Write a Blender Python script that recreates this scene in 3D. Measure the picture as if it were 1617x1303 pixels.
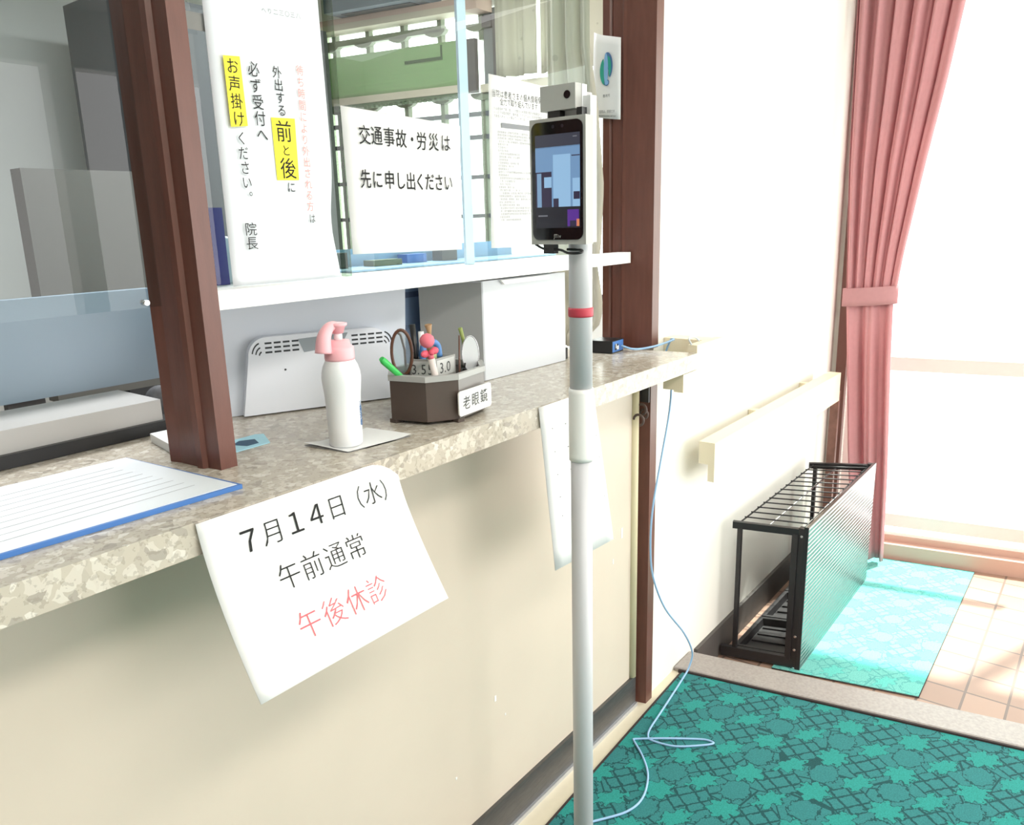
import bpy, bmesh, math, random
from mathutils import Vector, Matrix

random.seed(7)
for o in list(bpy.data.objects):
    bpy.data.objects.remove(o)
scene = bpy.context.scene
COL = scene.collection


def lin(r, g, b):
    def f(c):
        c = c / 255.0
        return c / 12.92 if c <= 0.04045 else ((c + 0.055) / 1.055) ** 2.4
    return (f(r), f(g), f(b), 1.0)


# ------------------------------------------------------------------ camera
cam_d = bpy.data.cameras.new('camera')
cam_d.sensor_width = 36.0
cam_d.lens = 36.0 * 1236.18 / 1617.0
cam_d.clip_start = 0.02
cam = bpy.data.objects.new('camera', cam_d)
COL.objects.link(cam)
cam.matrix_world = Matrix((
    (0.61257606, 0.20357419, -0.76374611, 0.0),
    (-0.78997555, 0.12559113, -0.60013790, -0.85),
    (-0.02625285, 0.97097086, 0.23775275, 1.42),
    (0, 0, 0, 1)))
scene.camera = cam

# ------------------------------------------------------------------ light
scene.view_settings.view_transform = 'Standard'
scene.view_settings.look = 'None'
scene.view_settings.gamma = 1.0
scene.view_settings.exposure = 0.0
scene.view_settings.use_curve_mapping = False

world = bpy.data.worlds.new('daylight')
scene.world = world
world.use_nodes = True
bg = world.node_tree.nodes['Background']
bg.inputs[0].default_value = (1.0, 0.975, 0.95, 1)
bg.inputs[1].default_value = 5.2

sun_d = bpy.data.lights.new('sun', 'SUN')
sun_d.energy = 14.0
sun_d.angle = math.radians(1.5)
sun_d.color = (1.0, 0.96, 0.9)
sun = bpy.data.objects.new('sun', sun_d)
COL.objects.link(sun)
SUN_DIR = Vector((-0.52, 0.20, -1.0)).normalized()      # the way the light travels
sun.rotation_euler = SUN_DIR.to_track_quat('-Z', 'Y').to_euler()


def area(name, loc, target, sx, sy, energy=0.0, portal=False, color=(1, 1, 1)):
    d = bpy.data.lights.new(name, 'AREA')
    d.shape = 'RECTANGLE'
    d.size = sx
    d.size_y = sy
    d.energy = energy
    d.color = color
    if portal:
        d.cycles.is_portal = True
    o = bpy.data.objects.new(name, d)
    COL.objects.link(o)
    o.location = loc
    o.rotation_euler = (Vector(target) - Vector(loc)).to_track_quat('-Z', 'Y').to_euler()
    return o


area('portal_entrance', (3.95, -1.6, 1.1), (0, -1.6, 1.1), 3.2, 2.5, portal=True)
area('portal_side', (2.1, -3.45, 1.35), (2.1, 0, 1.35), 2.6, 2.1, portal=True)
area('portal_office', (3.55, 1.95, 1.8), (0, 1.95, 1.8), 2.0, 1.4, portal=True)
# ceiling fill lights added to brighten both rooms, no fixtures modelled
area('waiting_room_fill', (0.2, -1.7, 2.55), (0.2, -1.7, 0), 2.4, 0.5, energy=55, color=(1, 0.95, 0.88))
area('office_fill', (1.6, 1.3, 2.55), (1.6, 1.3, 0), 1.6, 0.4, energy=70, color=(0.95, 0.98, 1))

# ------------------------------------------------------------------ materials
MATS = {}


def mat(name, col, rough=0.5, metal=0.0, noise=0.0, nscale=20.0, bump=0.0, bscale=80.0,
        emit=None, estr=1.0, trans=0.0, coat=0.0, spec=None, stretch=None):
    if name in MATS:
        return MATS[name]
    m = bpy.data.materials.new(name)
    m.use_nodes = True
    nt = m.node_tree
    p = nt.nodes['Principled BSDF']
    c = lin(*col)
    p.inputs['Base Color'].default_value = c
    p.inputs['Roughness'].default_value = rough
    p.inputs['Metallic'].default_value = metal
    if spec is not None:
        p.inputs['Specular IOR Level'].default_value = spec
    if coat:
        p.inputs['Coat Weight'].default_value = coat
        p.inputs['Coat Roughness'].default_value = 0.08
    if trans:
        p.inputs['Transmission Weight'].default_value = trans
    tc = nt.nodes.new('ShaderNodeTexCoord')
    src = tc.outputs['Object']
    if stretch:
        mp = nt.nodes.new('ShaderNodeMapping')
        mp.inputs['Scale'].default_value = stretch
        nt.links.new(src, mp.inputs[0])
        src = mp.outputs[0]
    if noise:
        n = nt.nodes.new('ShaderNodeTexNoise')
        n.inputs['Scale'].default_value = nscale
        n.inputs['Detail'].default_value = 5
        nt.links.new(src, n.inputs['Vector'])
        r = nt.nodes.new('ShaderNodeValToRGB')
        a, b = 1 - noise, 1 + noise
        r.color_ramp.elements[0].color = (c[0] * a, c[1] * a, c[2] * a, 1)
        r.color_ramp.elements[1].color = (min(1, c[0] * b), min(1, c[1] * b), min(1, c[2] * b), 1)
        r.color_ramp.elements[0].position = 0.3
        r.color_ramp.elements[1].position = 0.7
        nt.links.new(n.outputs['Fac'], r.inputs[0])
        nt.links.new(r.outputs[0], p.inputs['Base Color'])
    if bump:
        n2 = nt.nodes.new('ShaderNodeTexNoise')
        n2.inputs['Scale'].default_value = bscale
        n2.inputs['Detail'].default_value = 3
        nt.links.new(src, n2.inputs['Vector'])
        bn = nt.nodes.new('ShaderNodeBump')
        bn.inputs['Strength'].default_value = bump
        bn.inputs['Distance'].default_value = 0.002
        nt.links.new(n2.outputs['Fac'], bn.inputs['Height'])
        nt.links.new(bn.outputs[0], p.inputs['Normal'])
    if emit:
        p.inputs['Emission Color'].default_value = lin(*emit)
        p.inputs['Emission Strength'].default_value = estr
    MATS[name] = m
    return m


class X:
    """tiny arithmetic on shader sockets"""
    def __init__(s, nt, v):
        s.nt, s.v = nt, v

    def op(s, o, *a):
        n = s.nt.nodes.new('ShaderNodeMath')
        n.operation = o
        for i, q in enumerate((s,) + a):
            q = q.v if isinstance(q, X) else q
            if isinstance(q, (int, float)):
                n.inputs[i].default_value = q
            else:
                s.nt.links.new(q, n.inputs[i])
        return X(s.nt, n.outputs[0])

    def __add__(s, o): return s.op('ADD', o)
    def __sub__(s, o): return s.op('SUBTRACT', o)
    def __mul__(s, o): return s.op('MULTIPLY', o)
    def __truediv__(s, o): return s.op('DIVIDE', o)
    def abs(s): return s.op('ABSOLUTE')
    def lt(s, o): return s.op('LESS_THAN', o)
    def gt(s, o): return s.op('GREATER_THAN', o)
    def mx(s, o): return s.op('MAXIMUM', o)
    def mn(s, o): return s.op('MINIMUM', o)
    def cell(s, off): return (s + (0.5 - off)).op('FRACT') - 0.5


def mixcol(nt, fac, a, b):
    n = nt.nodes.new('ShaderNodeMix')
    n.data_type = 'RGBA'
    for sock, val in ((n.inputs[0], fac), (n.inputs[6], a), (n.inputs[7], b)):
        val = val.v if isinstance(val, X) else val
        if isinstance(val, (tuple, float, int)):
            sock.default_value = val
        else:
            nt.links.new(val, sock)
    return n.outputs[2]


def carpet_mat(name, base, star, line, period=0.158):
    """cut-and-loop mat: stars, ovals and block diamonds, outlined by dark grooves"""
    m = bpy.data.materials.new(name)
    m.use_nodes = True
    nt = m.node_tree
    p = nt.nodes['Principled BSDF']
    tc = nt.nodes.new('ShaderNodeTexCoord')
    nz = nt.nodes.new('ShaderNodeTexNoise')
    nz.inputs['Scale'].default_value = 85
    nz.inputs['Detail'].default_value = 3
    nt.links.new(tc.outputs['Object'], nz.inputs['Vector'])
    sp = nt.nodes.new('ShaderNodeSeparateXYZ')
    nt.links.new(tc.outputs['Object'], sp.inputs[0])
    sn = nt.nodes.new('ShaderNodeSeparateColor')
    nt.links.new(nz.outputs['Color'], sn.inputs[0])
    x, y = X(nt, sp.outputs[0]), X(nt, sp.outputs[1])
    jx, jy = (X(nt, sn.outputs[0]) - 0.5) * 0.20, (X(nt, sn.outputs[1]) - 0.5) * 0.20
    u = (x + y * 0.2) / period + jx
    v = y / 0.16 + jy
    ang = lambda du, dv: dv.op('ARCTAN2', du)
    rad = lambda du, dv: (du * du + dv * dv).op('SQRT')

    def star_sdf(ou, ov, r0, amp, n, ph, sx, sy, rot):
        du, dv = u.cell(ou), v.cell(ov)
        c, s = math.cos(rot), math.sin(rot)
        a, b = (du * c + dv * s) * sx, (dv * c - du * s) * sy
        return rad(a, b) - ((ang(a, b) * n + ph).op('COSINE') * amp + r0)
    s1 = star_sdf(0, 0, .225, .045, 7, .3, 1.0, 1.0, 0.2)
    s2 = star_sdf(.5, .5, .215, .05, 6, .9, 0.85, 1.35, -0.6)
    ov = star_sdf(.5, 0, .24, .004, 9, 0, .95, 1.1, 0)
    du, dv = (u - jx * .65).cell(0), (v - jy * .65).cell(.5)
    c, s = math.cos(.80), math.sin(.80)
    ru, rv = du * c + dv * s, dv * c - du * s
    sq_out = ru.abs().mx(rv.abs()) - .30
    sq_in = sq_out.lt(0)
    W = .014
    grid = ((ru.abs() - .125).abs().lt(W * 1.3)).mx((rv.abs() - .125).abs().lt(W * 1.3)) * sq_in
    off_star = (s1.mn(s2)).gt(0)
    line_ = (s1.abs().lt(W)).mx(s2.abs().lt(W)).mx(ov.abs().lt(W)).mx(grid * off_star).mx(sq_out.abs().lt(W) * off_star)
    vo = nt.nodes.new('ShaderNodeTexVoronoi')
    vo.feature = 'DISTANCE_TO_EDGE'
    vo.inputs['Scale'].default_value = 12
    nt.links.new(tc.outputs['Object'], vo.inputs['Vector'])
    stars = s1.mn(s2).lt(0)
    free = (s1.mn(s2).mn(ov).mn(sq_out)).gt(0)
    crack = X(nt, vo.outputs['Distance']).lt(.022) * free
    tone = nt.nodes.new('ShaderNodeTexNoise')
    tone.inputs['Scale'].default_value = 300
    nt.links.new(tc.outputs['Object'], tone.inputs['Vector'])
    k = (X(nt, tone.outputs['Fac']) - 0.5) * 0.9 + 1.0
    col = mixcol(nt, stars, lin(*base), lin(*star))
    col = mixcol(nt, (line_.mx(crack)) * 0.8, col, lin(*line))
    mul = nt.nodes.new('ShaderNodeVectorMath')
    mul.operation = 'SCALE'
    nt.links.new(col, mul.inputs[0])
    nt.links.new(k.v, mul.inputs['Scale'])
    nt.links.new(mul.outputs[0], p.inputs['Base Color'])
    p.inputs['Roughness'].default_value = .95
    p.inputs['Specular IOR Level'].default_value = .1
    p.inputs['Sheen Weight'].default_value = .15
    h = k * .3 - line_.mx(crack)
    bn = nt.nodes.new('ShaderNodeBump')
    bn.inputs['Strength'].default_value = .5
    bn.inputs['Distance'].default_value = .003
    nt.links.new(h.v, bn.inputs['Height'])
    nt.links.new(bn.outputs[0], p.inputs['Normal'])
    return m


def terrazzo_mat(name):
    m = bpy.data.materials.new(name)
    m.use_nodes = True
    nt = m.node_tree
    p = nt.nodes['Principled BSDF']
    tc = nt.nodes.new('ShaderNodeTexCoord')
    w = nt.nodes.new('ShaderNodeTexNoise')
    w.inputs['Scale'].default_value = 30
    nt.links.new(tc.outputs['Object'], w.inputs['Vector'])
    ad = nt.nodes.new('ShaderNodeMix')
    ad.data_type = 'RGBA'
    ad.inputs[0].default_value = .03
    nt.links.new(tc.outputs['Object'], ad.inputs[6])
    nt.links.new(w.outputs['Color'], ad.inputs[7])
    v = nt.nodes.new('ShaderNodeTexVoronoi')
    v.inputs['Scale'].default_value = 95
    v.inputs['Randomness'].default_value = 1
    nt.links.new(ad.outputs[2], v.inputs['Vector'])
    sc = nt.nodes.new('ShaderNodeSeparateColor')
    nt.links.new(v.outputs['Color'], sc.inputs[0])
    r = nt.nodes.new('ShaderNodeValToRGB')
    r.color_ramp.interpolation = 'CONSTANT'
    e = r.color_ramp.elements
    e[0].position = 0
    e[0].color = lin(190, 181, 167)
    e[1].position = .45
    e[1].color = lin(204, 196, 184)
    for pos, col in ((.62, (184, 175, 162)), (.78, (207, 200, 188)), (.9, (168, 160, 149)), (.95, (216, 210, 200))):
        q = e.new(pos)
        q.color = lin(*col)
    nt.links.new(sc.outputs[0], r.inputs[0])
    n = nt.nodes.new('ShaderNodeTexNoise')
    n.inputs['Scale'].default_value = 160
    n.inputs['Detail'].default_value = 4
    nt.links.new(tc.outputs['Object'], n.inputs['Vector'])
    c2 = mixcol(nt, (X(nt, n.outputs['Fac']).gt(.58)) * .35, r.outputs[0], lin(140, 130, 118))
    nt.links.new(c2, p.inputs['Base Color'])
    p.inputs['Roughness'].default_value = .22
    return m


def glass_mat(name, tint=(245, 250, 248), refl=1.0):
    m = bpy.data.materials.new(name)
    m.use_nodes = True
    nt = m.node_tree
    for n in list(nt.nodes):
        if n.type != 'OUTPUT_MATERIAL':
            nt.nodes.remove(n)
    out = [n for n in nt.nodes if n.type == 'OUTPUT_MATERIAL'][0]
    t = nt.nodes.new('ShaderNodeBsdfTransparent')
    t.inputs[0].default_value = lin(*tint)
    g = nt.nodes.new('ShaderNodeBsdfGlossy')
    g.inputs['Roughness'].default_value = .01
    f = nt.nodes.new('ShaderNodeFresnel')
    f.inputs[0].default_value = 1.45
    gm = nt.nodes.new('ShaderNodeNewGeometry')
    fm = X(nt, f.outputs[0]) * refl * ((X(nt, gm.outputs['Backfacing']) * -1) + 1)
    mx = nt.nodes.new('ShaderNodeMixShader')
    nt.links.new(fm.v, mx.inputs[0])
    nt.links.new(t.outputs[0], mx.inputs[1])
    nt.links.new(g.outputs[0], mx.inputs[2])
    nt.links.new(mx.outputs[0], out.inputs[0])
    return m


def cloth(m, col, fac):
    """let light through a woven cloth"""
    nt = m.node_tree
    out = [n for n in nt.nodes if n.type == 'OUTPUT_MATERIAL'][0]
    tr = nt.nodes.new('ShaderNodeBsdfTranslucent')
    tr.inputs[0].default_value = lin(*col)
    mx = nt.nodes.new('ShaderNodeMixShader')
    mx.inputs[0].default_value = fac
    nt.links.new(nt.nodes['Principled BSDF'].outputs[0], mx.inputs[1])
    nt.links.new(tr.outputs[0], mx.inputs[2])
    nt.links.new(mx.outputs[0], out.inputs[0])
    return m


def tile_mat(name):
    m = bpy.data.materials.new(name)
    m.use_nodes = True
    nt = m.node_tree
    p = nt.nodes['Principled BSDF']
    tc = nt.nodes.new('ShaderNodeTexCoord')
    b = nt.nodes.new('ShaderNodeTexBrick')
    b.offset = 0
    b.inputs['Scale'].default_value = 1
    b.inputs['Brick Width'].default_value = .12
    b.inputs['Row Height'].default_value = .12
    b.inputs['Mortar Size'].default_value = .004
    b.inputs['Color1'].default_value = lin(168, 138, 120)
    b.inputs['Color2'].default_value = lin(150, 120, 104)
    b.inputs['Mortar'].default_value = lin(110, 92, 84)
    nt.links.new(tc.outputs['Object'], b.inputs['Vector'])
    nt.links.new(b.outputs['Color'], p.inputs['Base Color'])
    p.inputs['Roughness'].default_value = .45
    return m


def ribbed_metal(name):
    m = mat(name, (136, 134, 134), rough=.3, metal=1.0)
    nt = m.node_tree
    p = nt.nodes['Principled BSDF']
    tc = nt.nodes.new('ShaderNodeTexCoord')
    sp = nt.nodes.new('ShaderNodeSeparateXYZ')
    nt.links.new(tc.outputs['Object'], sp.inputs[0])
    h = (X(nt, sp.outputs[2]) * (2 * math.pi / .016)).op('SINE')
    bn = nt.nodes.new('ShaderNodeBump')
    bn.inputs['Strength'].default_value = .8
    bn.inputs['Distance'].default_value = .0022
    nt.links.new(h.v, bn.inputs['Height'])
    nt.links.new(bn.outputs[0], p.inputs['Normal'])
    return m


def curtain_dots(name):
    m = mat(name, (204, 200, 186), rough=.9)
    nt = m.node_tree
    p = nt.nodes['Principled BSDF']
    tc = nt.nodes.new('ShaderNodeTexCoord')
    v = nt.nodes.new('ShaderNodeTexVoronoi')
    v.inputs['Scale'].default_value = 14
    nt.links.new(tc.outputs['Object'], v.inputs['Vector'])
    c = mixcol(nt, X(nt, v.outputs['Distance']).lt(.11) * .6, lin(204, 200, 186), lin(158, 154, 142))
    nt.links.new(c, p.inputs['Base Color'])
    return m


M_WALL = mat('white plaster', (240, 237, 230), rough=.85, noise=.015, nscale=6, bump=.05, bscale=60)
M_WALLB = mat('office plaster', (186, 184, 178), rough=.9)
M_CEIL = mat('ceiling board', (232, 230, 224), rough=.9)
M_BASE = mat('grey baseboard vinyl', (88, 84, 82), rough=.5, noise=.1, nscale=9)
M_PANEL = mat('cream laminate panel', (212, 199, 184), rough=.4, noise=.02, nscale=5)
M_TRIM = mat('cream trim', (214, 204, 170), rough=.5)
M_FLOOR = mat('cream vinyl floor', (226, 216, 194), rough=.45, noise=.03, nscale=25)
M_KICK = mat('dark kick laminate', (74, 72, 72), rough=.25, noise=.12, nscale=14, stretch=(2, 2, 14))
M_KICKL = mat('kick metal edge', (196, 198, 204), rough=.3, metal=.6)
M_WOOD = mat('red brown painted wood', (102, 62, 52), rough=.34, noise=.10, nscale=16, stretch=(6, 6, .8), bump=.08, bscale=120)
M_WHITE = mat('white melamine', (240, 240, 238), rough=.4)
M_PAPER = mat('white paper', (234, 234, 234), rough=.8)
M_PAPER2 = mat('cool white paper', (224, 229, 235), rough=.8)
M_INK = mat('black ink', (22, 22, 24), rough=.8)
M_GREY_INK = mat('grey ink', (84, 86, 88), rough=.8)
M_LIGHT_INK = mat('pale grey ink', (138, 140, 144), rough=.8)
M_RED = mat('red ink', (214, 104, 112), rough=.8)
M_PALE_RED = mat('pale red ink', (230, 158, 152), rough=.8)
M_YELLOW = mat('yellow highlight', (250, 236, 70), rough=.8)
M_ALU = mat('brushed aluminium', (204, 204, 208), rough=.5, metal=.1)
M_SILVER = mat('silver plastic', (178, 178, 174), rough=.4)
M_BLACK = mat('black plastic', (26, 26, 28), rough=.35)
M_GLOSS = mat('black glass', (16, 16, 20), rough=.08)
M_DARKMETAL = mat('black painted steel', (38, 36, 38), rough=.4)
M_CHROME = mat('bright screw', (220, 220, 222), rough=.2, metal=1)
M_PINK = mat('pink plastic', (244, 182, 190), rough=.4)
M_BOTTLE = mat('white bottle plastic', (238, 240, 242), rough=.35)
M_BLUEPRINT = mat('blue print', (70, 110, 160), rough=.6)
M_CURTAIN = cloth(mat('rose curtain cloth', (208, 154, 158), rough=.9, noise=.03, nscale=60), (216, 164, 168), .25)
M_CREAMC = cloth(curtain_dots('cream dotted cloth'), (210, 206, 192), .3)
M_TERR = terrazzo_mat('terrazzo')
M_GLASS = glass_mat('clear glass')
M_ACRYL = glass_mat('acrylic sheet', (236, 242, 244))
M_SASH = glass_mat('green tinted glass edge', (206, 216, 204), .8)
M_TILE = tile_mat('brown floor tile')
M_RIB = ribbed_metal('ribbed stainless steel')
M_STONE = mat('grey granite', (160, 152, 148), rough=.35, noise=.12, nscale=120)
M_RAIL = mat('cream handrail resin', (236, 224, 198), rough=.45)
M_LATCH = mat('old iron', (96, 80, 76), rough=.6, metal=.3)
M_GREEN = mat('green slat', (144, 170, 128), rough=.5)
M_BEIGE = mat('beige paint', (200, 190, 172), rough=.6)
M_PINKBEIGE = mat('pinkish beige paint', (200, 172, 160), rough=.6)
M_MUNTIN = mat('grey green frame', (124, 132, 112), rough=.5)
M_DKGREY = mat('dark grey board', (92, 88, 88), rough=.6)
M_LTGREY = mat('light grey plastic', (206, 210, 216), rough=.45)
M_BLGREY = mat('cool grey plastic', (212, 219, 230), rough=.45)
M_MIDGREY = mat('mid grey plastic', (128, 130, 130), rough=.5)
M_SLOT = mat('dark slot', (50, 54, 60), rough=.7)
M_BLUE = mat('blue plastic', (70, 120, 190), rough=.4)
M_SKYBLUE = mat('pale blue plastic', (150, 188, 222), rough=.4)
M_CYAN = mat('cyan print', (176, 226, 244), rough=.6)
M_CABLE = mat('light blue cable', (150, 188, 226), rough=.4)
M_INDIGO = mat('indigo board', (58, 50, 130), rough=.5)
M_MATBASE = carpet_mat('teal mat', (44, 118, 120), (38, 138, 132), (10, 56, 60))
M_MAT_SUNWASHED = carpet_mat('teal mat sun washed', (112, 188, 180), (98, 194, 184), (80, 158, 156))  # paler copy of the teal mat, sun washout put into its colours
M_RUBBER = mat('dark rubber', (58, 46, 46), rough=.7)
M_LENS = mat('lens glass', (225, 232, 236), rough=.05, trans=.85)

# ------------------------------------------------------------------ geometry helpers


def box(bm, a, b, mi=0):
    vs = [bm.verts.new((x, y, z)) for z in (a[2], b[2]) for x, y in ((a[0], a[1]), (b[0], a[1]), (b[0], b[1]), (a[0], b[1]))]
    return hexf(bm, vs, mi)


def hexf(bm, v, mi=0):
    fs = []
    for q in ((0, 3, 2, 1), (4, 5, 6, 7), (0, 1, 5, 4), (1, 2, 6, 5), (2, 3, 7, 6), (3, 0, 4, 7)):
        f = bm.faces.new([v[i] for i in q])
        f.material_index = mi
        fs.append(f)
    return fs


def hexa(bm, pts, mi=0):
    return hexf(bm, [bm.verts.new(p) for p in pts], mi)


def prism(bm, poly, z0, z1, mi=0):
    """vertical prism; poly counter-clockwise in xy"""
    lo = [bm.verts.new((p[0], p[1], z0)) for p in poly]
    hi = [bm.verts.new((p[0], p[1], z1)) for p in poly]
    n = len(poly)
    fs = [bm.faces.new(lo[::-1]), bm.faces.new(hi)]
    for i in range(n):
        fs.append(bm.faces.new((lo[i], lo[(i + 1) % n], hi[(i + 1) % n], hi[i])))
    for f in fs:
        f.material_index = mi
    return fs


def extrude_poly(bm, pts, vec, mi=0):
    """planar polygon pts (3d) extruded along vec"""
    vec = Vector(vec)
    a = [bm.verts.new(Vector(p)) for p in pts]
    b = [bm.verts.new(Vector(p) + vec) for p in pts]
    n = len(pts)
    fs = [bm.faces.new(a[::-1]), bm.faces.new(b)]
    for i in range(n):
        fs.append(bm.faces.new((a[i], a[(i + 1) % n], b[(i + 1) % n], b[i])))
    for f in fs:
        f.material_index = mi
    return fs


def tube(bm, pts, r, seg=10, mi=0, cap=True):
    pts = [Vector(p) for p in pts]
    rs = r if isinstance(r, (list, tuple)) else [r] * len(pts)
    rings = []
    up = Vector((0, 0, 1))
    t0 = (pts[1] - pts[0]).normalized()
    if abs(t0.dot(up)) > .95:
        up = Vector((1, 0, 0))
    n = (up - t0 * up.dot(t0)).normalized()
    for i, p in enumerate(pts):
        t = (pts[min(i + 1, len(pts) - 1)] - pts[max(i - 1, 0)]).normalized()
        n = (n - t * n.dot(t)).normalized()
        b = t.cross(n)
        rings.append([bm.verts.new(p + (n * math.cos(2 * math.pi * k / seg) + b * math.sin(2 * math.pi * k / seg)) * rs[i]) for k in range(seg)])
    for i in range(len(rings) - 1):
        for k in range(seg):
            f = bm.faces.new((rings[i][k], rings[i][(k + 1) % seg], rings[i + 1][(k + 1) % seg], rings[i + 1][k]))
            f.smooth = True
            f.material_index = mi
    if cap:
        f1 = bm.faces.new(rings[0][::-1])
        f2 = bm.faces.new(rings[-1])
        f1.material_index = f2.material_index = mi


def spline(pts, n=8):
    """Catmull-Rom through pts"""
    P = [Vector(p) for p in pts]
    P = [P[0] * 2 - P[1]] + P + [P[-1] * 2 - P[-2]]
    out = []
    for i in range(1, len(P) - 2):
        a, b, c, d = P[i - 1:i + 3]
        for k in range(n):
            t = k / n
            out.append(.5 * ((2 * b) + (c - a) * t + (2 * a - 5 * b + 4 * c - d) * t * t + (-a + 3 * b - 3 * c + d) * t ** 3))
    out.append(P[-2])
    return out


def lathe(bm, prof, c, seg=28, mi=0, smooth=True):
    """prof: list of (r, z) bottom to top, about the vertical through c"""
    rings = []
    for r, z in prof:
        rings.append([bm.verts.new((c[0] + r * math.cos(2 * math.pi * k / seg), c[1] + r * math.sin(2 * math.pi * k / seg), z)) for k in range(seg)])
    for i in range(len(rings) - 1):
        for k in range(seg):
            f = bm.faces.new((rings[i][k], rings[i][(k + 1) % seg], rings[i + 1][(k + 1) % seg], rings[i + 1][k]))
            f.smooth = smooth
            f.material_index = mi
    for q in (bm.faces.new(rings[0][::-1]), bm.faces.new(rings[-1])):
        q.material_index = mi


def grid_sheet(bm, fn, nu, nv, mi=0, smooth=True):
    vs = [[bm.verts.new(fn(i / nu, j / nv)) for i in range(nu + 1)] for j in range(nv + 1)]
    for j in range(nv):
        for i in range(nu):
            f = bm.faces.new((vs[j][i], vs[j][i + 1], vs[j + 1][i + 1], vs[j + 1][i]))
            f.smooth = smooth
            f.material_index = mi
    return vs


def bev(bm, w, seg=2):
    es = [e for e in bm.edges if len(e.link_faces) == 2 and e.calc_face_angle(0) > .5]
    bmesh.ops.bevel(bm, geom=es, offset=w, segments=seg, affect='EDGES', profile=.6)


def wloc(o):
    l = Vector((0, 0, 0))
    while o:
        l += o.location
        o = o.parent
    return l


def obj(name, bm, m, parent=None, loc=None, solid=0.0):
    """link bm (world coordinates) as one mesh object"""
    if solid:
        bmesh.ops.recalc_face_normals(bm, faces=bm.faces)
        bmesh.ops.solidify(bm, geom=bm.faces[:], thickness=solid)
    bmesh.ops.recalc_face_normals(bm, faces=bm.faces)
    if parent is not None:
        base = wloc(parent)
    else:
        if loc is None:
            xs = [v.co.x for v in bm.verts]
            ys = [v.co.y for v in bm.verts]
            zs = [v.co.z for v in bm.verts]
            loc = ((min(xs) + max(xs)) / 2, (min(ys) + max(ys)) / 2, min(zs))
        base = Vector(loc)
    for v in bm.verts:
        v.co -= base
    me = bpy.data.meshes.new(name)
    bm.to_mesh(me)
    bm.free()
    for q in (m if isinstance(m, (list, tuple)) else [m]):
        me.materials.append(q)
    o = bpy.data.objects.new(name, me)
    COL.objects.link(o)
    if parent is not None:
        o.parent = parent
    else:
        o.location = base
    return o


def B():
    return bmesh.new()


def tag(o, label, cat, group=None, kind=None):
    o['label'] = label
    o['category'] = cat
    if group:
        o['group'] = group
    if kind:
        o['kind'] = kind
    return o


def thing(name, label, cat, loc, group=None):
    o = bpy.data.objects.new(name, None)
    o.empty_display_size = .05
    COL.objects.link(o)
    o.location = loc
    return tag(o, label, cat, group)


def struct(name, bm, m):
    o = obj(name, bm, m)
    o['kind'] = 'structure'
    return o


_G = {}


def glyph(ch, off=0.0, res=2):
    k = (ch, off, res)
    if k not in _G:
        c = bpy.data.curves.new('g', 'FONT')
        c.body = ch
        c.size = 1
        c.dimensions = '2D'
        c.fill_mode = 'FRONT'
        c.resolution_u = res
        c.offset = off
        o = bpy.data.objects.new('g', c)
        me = o.to_mesh()
        vs = [(v.co.x, v.co.y) for v in me.vertices]
        fs = [tuple(p.vertices) for p in me.polygons]
        o.to_mesh_clear()
        bpy.data.objects.remove(o)
        bpy.data.curves.remove(c)
        _G[k] = (vs, fs)
    return _G[k]


def put(bm, ch, mapper, cu, cv, w, h, mi=0, off=0.0, res=2, half=None, slant=0.0):
    """glyph centred at (cu, cv); mapper(u, v) gives a point, v up"""
    vs, fs = glyph(ch, off, res)
    if not vs:
        return
    if half is None:
        half = .5 if ord(ch) > 0x2000 else (min(v[0] for v in vs) + max(v[0] for v in vs)) / 2
    nv = []
    for x, y in vs:
        a, b = (x - half) * w, (y - .38) * h
        nv.append(bm.verts.new(mapper(cu + a + slant * b, cv + b)))
    for f in fs:
        try:
            q = bm.faces.new([nv[i] for i in f])
            q.material_index = mi
        except ValueError:
            pass


def rect(bm, mapper, u0, v0, u1, v1, mi=0, d=None):
    f = bm.faces.new([bm.verts.new(mapper(u, v)) for u, v in ((u0, v0), (u1, v0), (u1, v1), (u0, v1))])
    f.material_index = mi


def flat(name, bm, m, parent):
    """lettering and print: keep face directions as drawn"""
    base = wloc(parent)
    for v in bm.verts:
        v.co -= base
    me = bpy.data.meshes.new(name)
    bm.to_mesh(me)
    bm.free()
    for q in (m if isinstance(m, (list, tuple)) else [m]):
        me.materials.append(q)
    o = bpy.data.objects.new(name, me)
    COL.objects.link(o)
    o.parent = parent
    return o


TOP = 1.0775            # counter top height
K = -.2                 # the end wall, the step and the rack stand a little off square


def sk(x, y, y0=.15):
    return x + K * (y - y0)


FX = lambda y: 3.63 - .2 * y      # inner face of the end wall

# ------------------------------------------------------------------ the room shell
bm = B()
prism(bm, [(-2.6, -3.4), (sk(2.10, -3.4), -3.4), (sk(2.10, .25), .25), (-2.6, .25)], -.06, 0)
struct('floor', bm, M_FLOOR)
bm = B()
prism(bm, [(-2.6, .25), (sk(2.10, .25), .25), (FX(.25), .25), (FX(3.0), 3.0), (-2.6, 3.0)], -.06, 0)
struct('floor_office', bm, mat('office floor', (150, 148, 142), rough=.6))
bm = B()
prism(bm, [(sk(2.10, -3.4), -3.4), (FX(-3.4) + .15, -3.4), (FX(.28) + .15, .28), (sk(2.10, .28), .28)], -.17, -.11)
struct('floor_entrance', bm, M_TILE)
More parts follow.
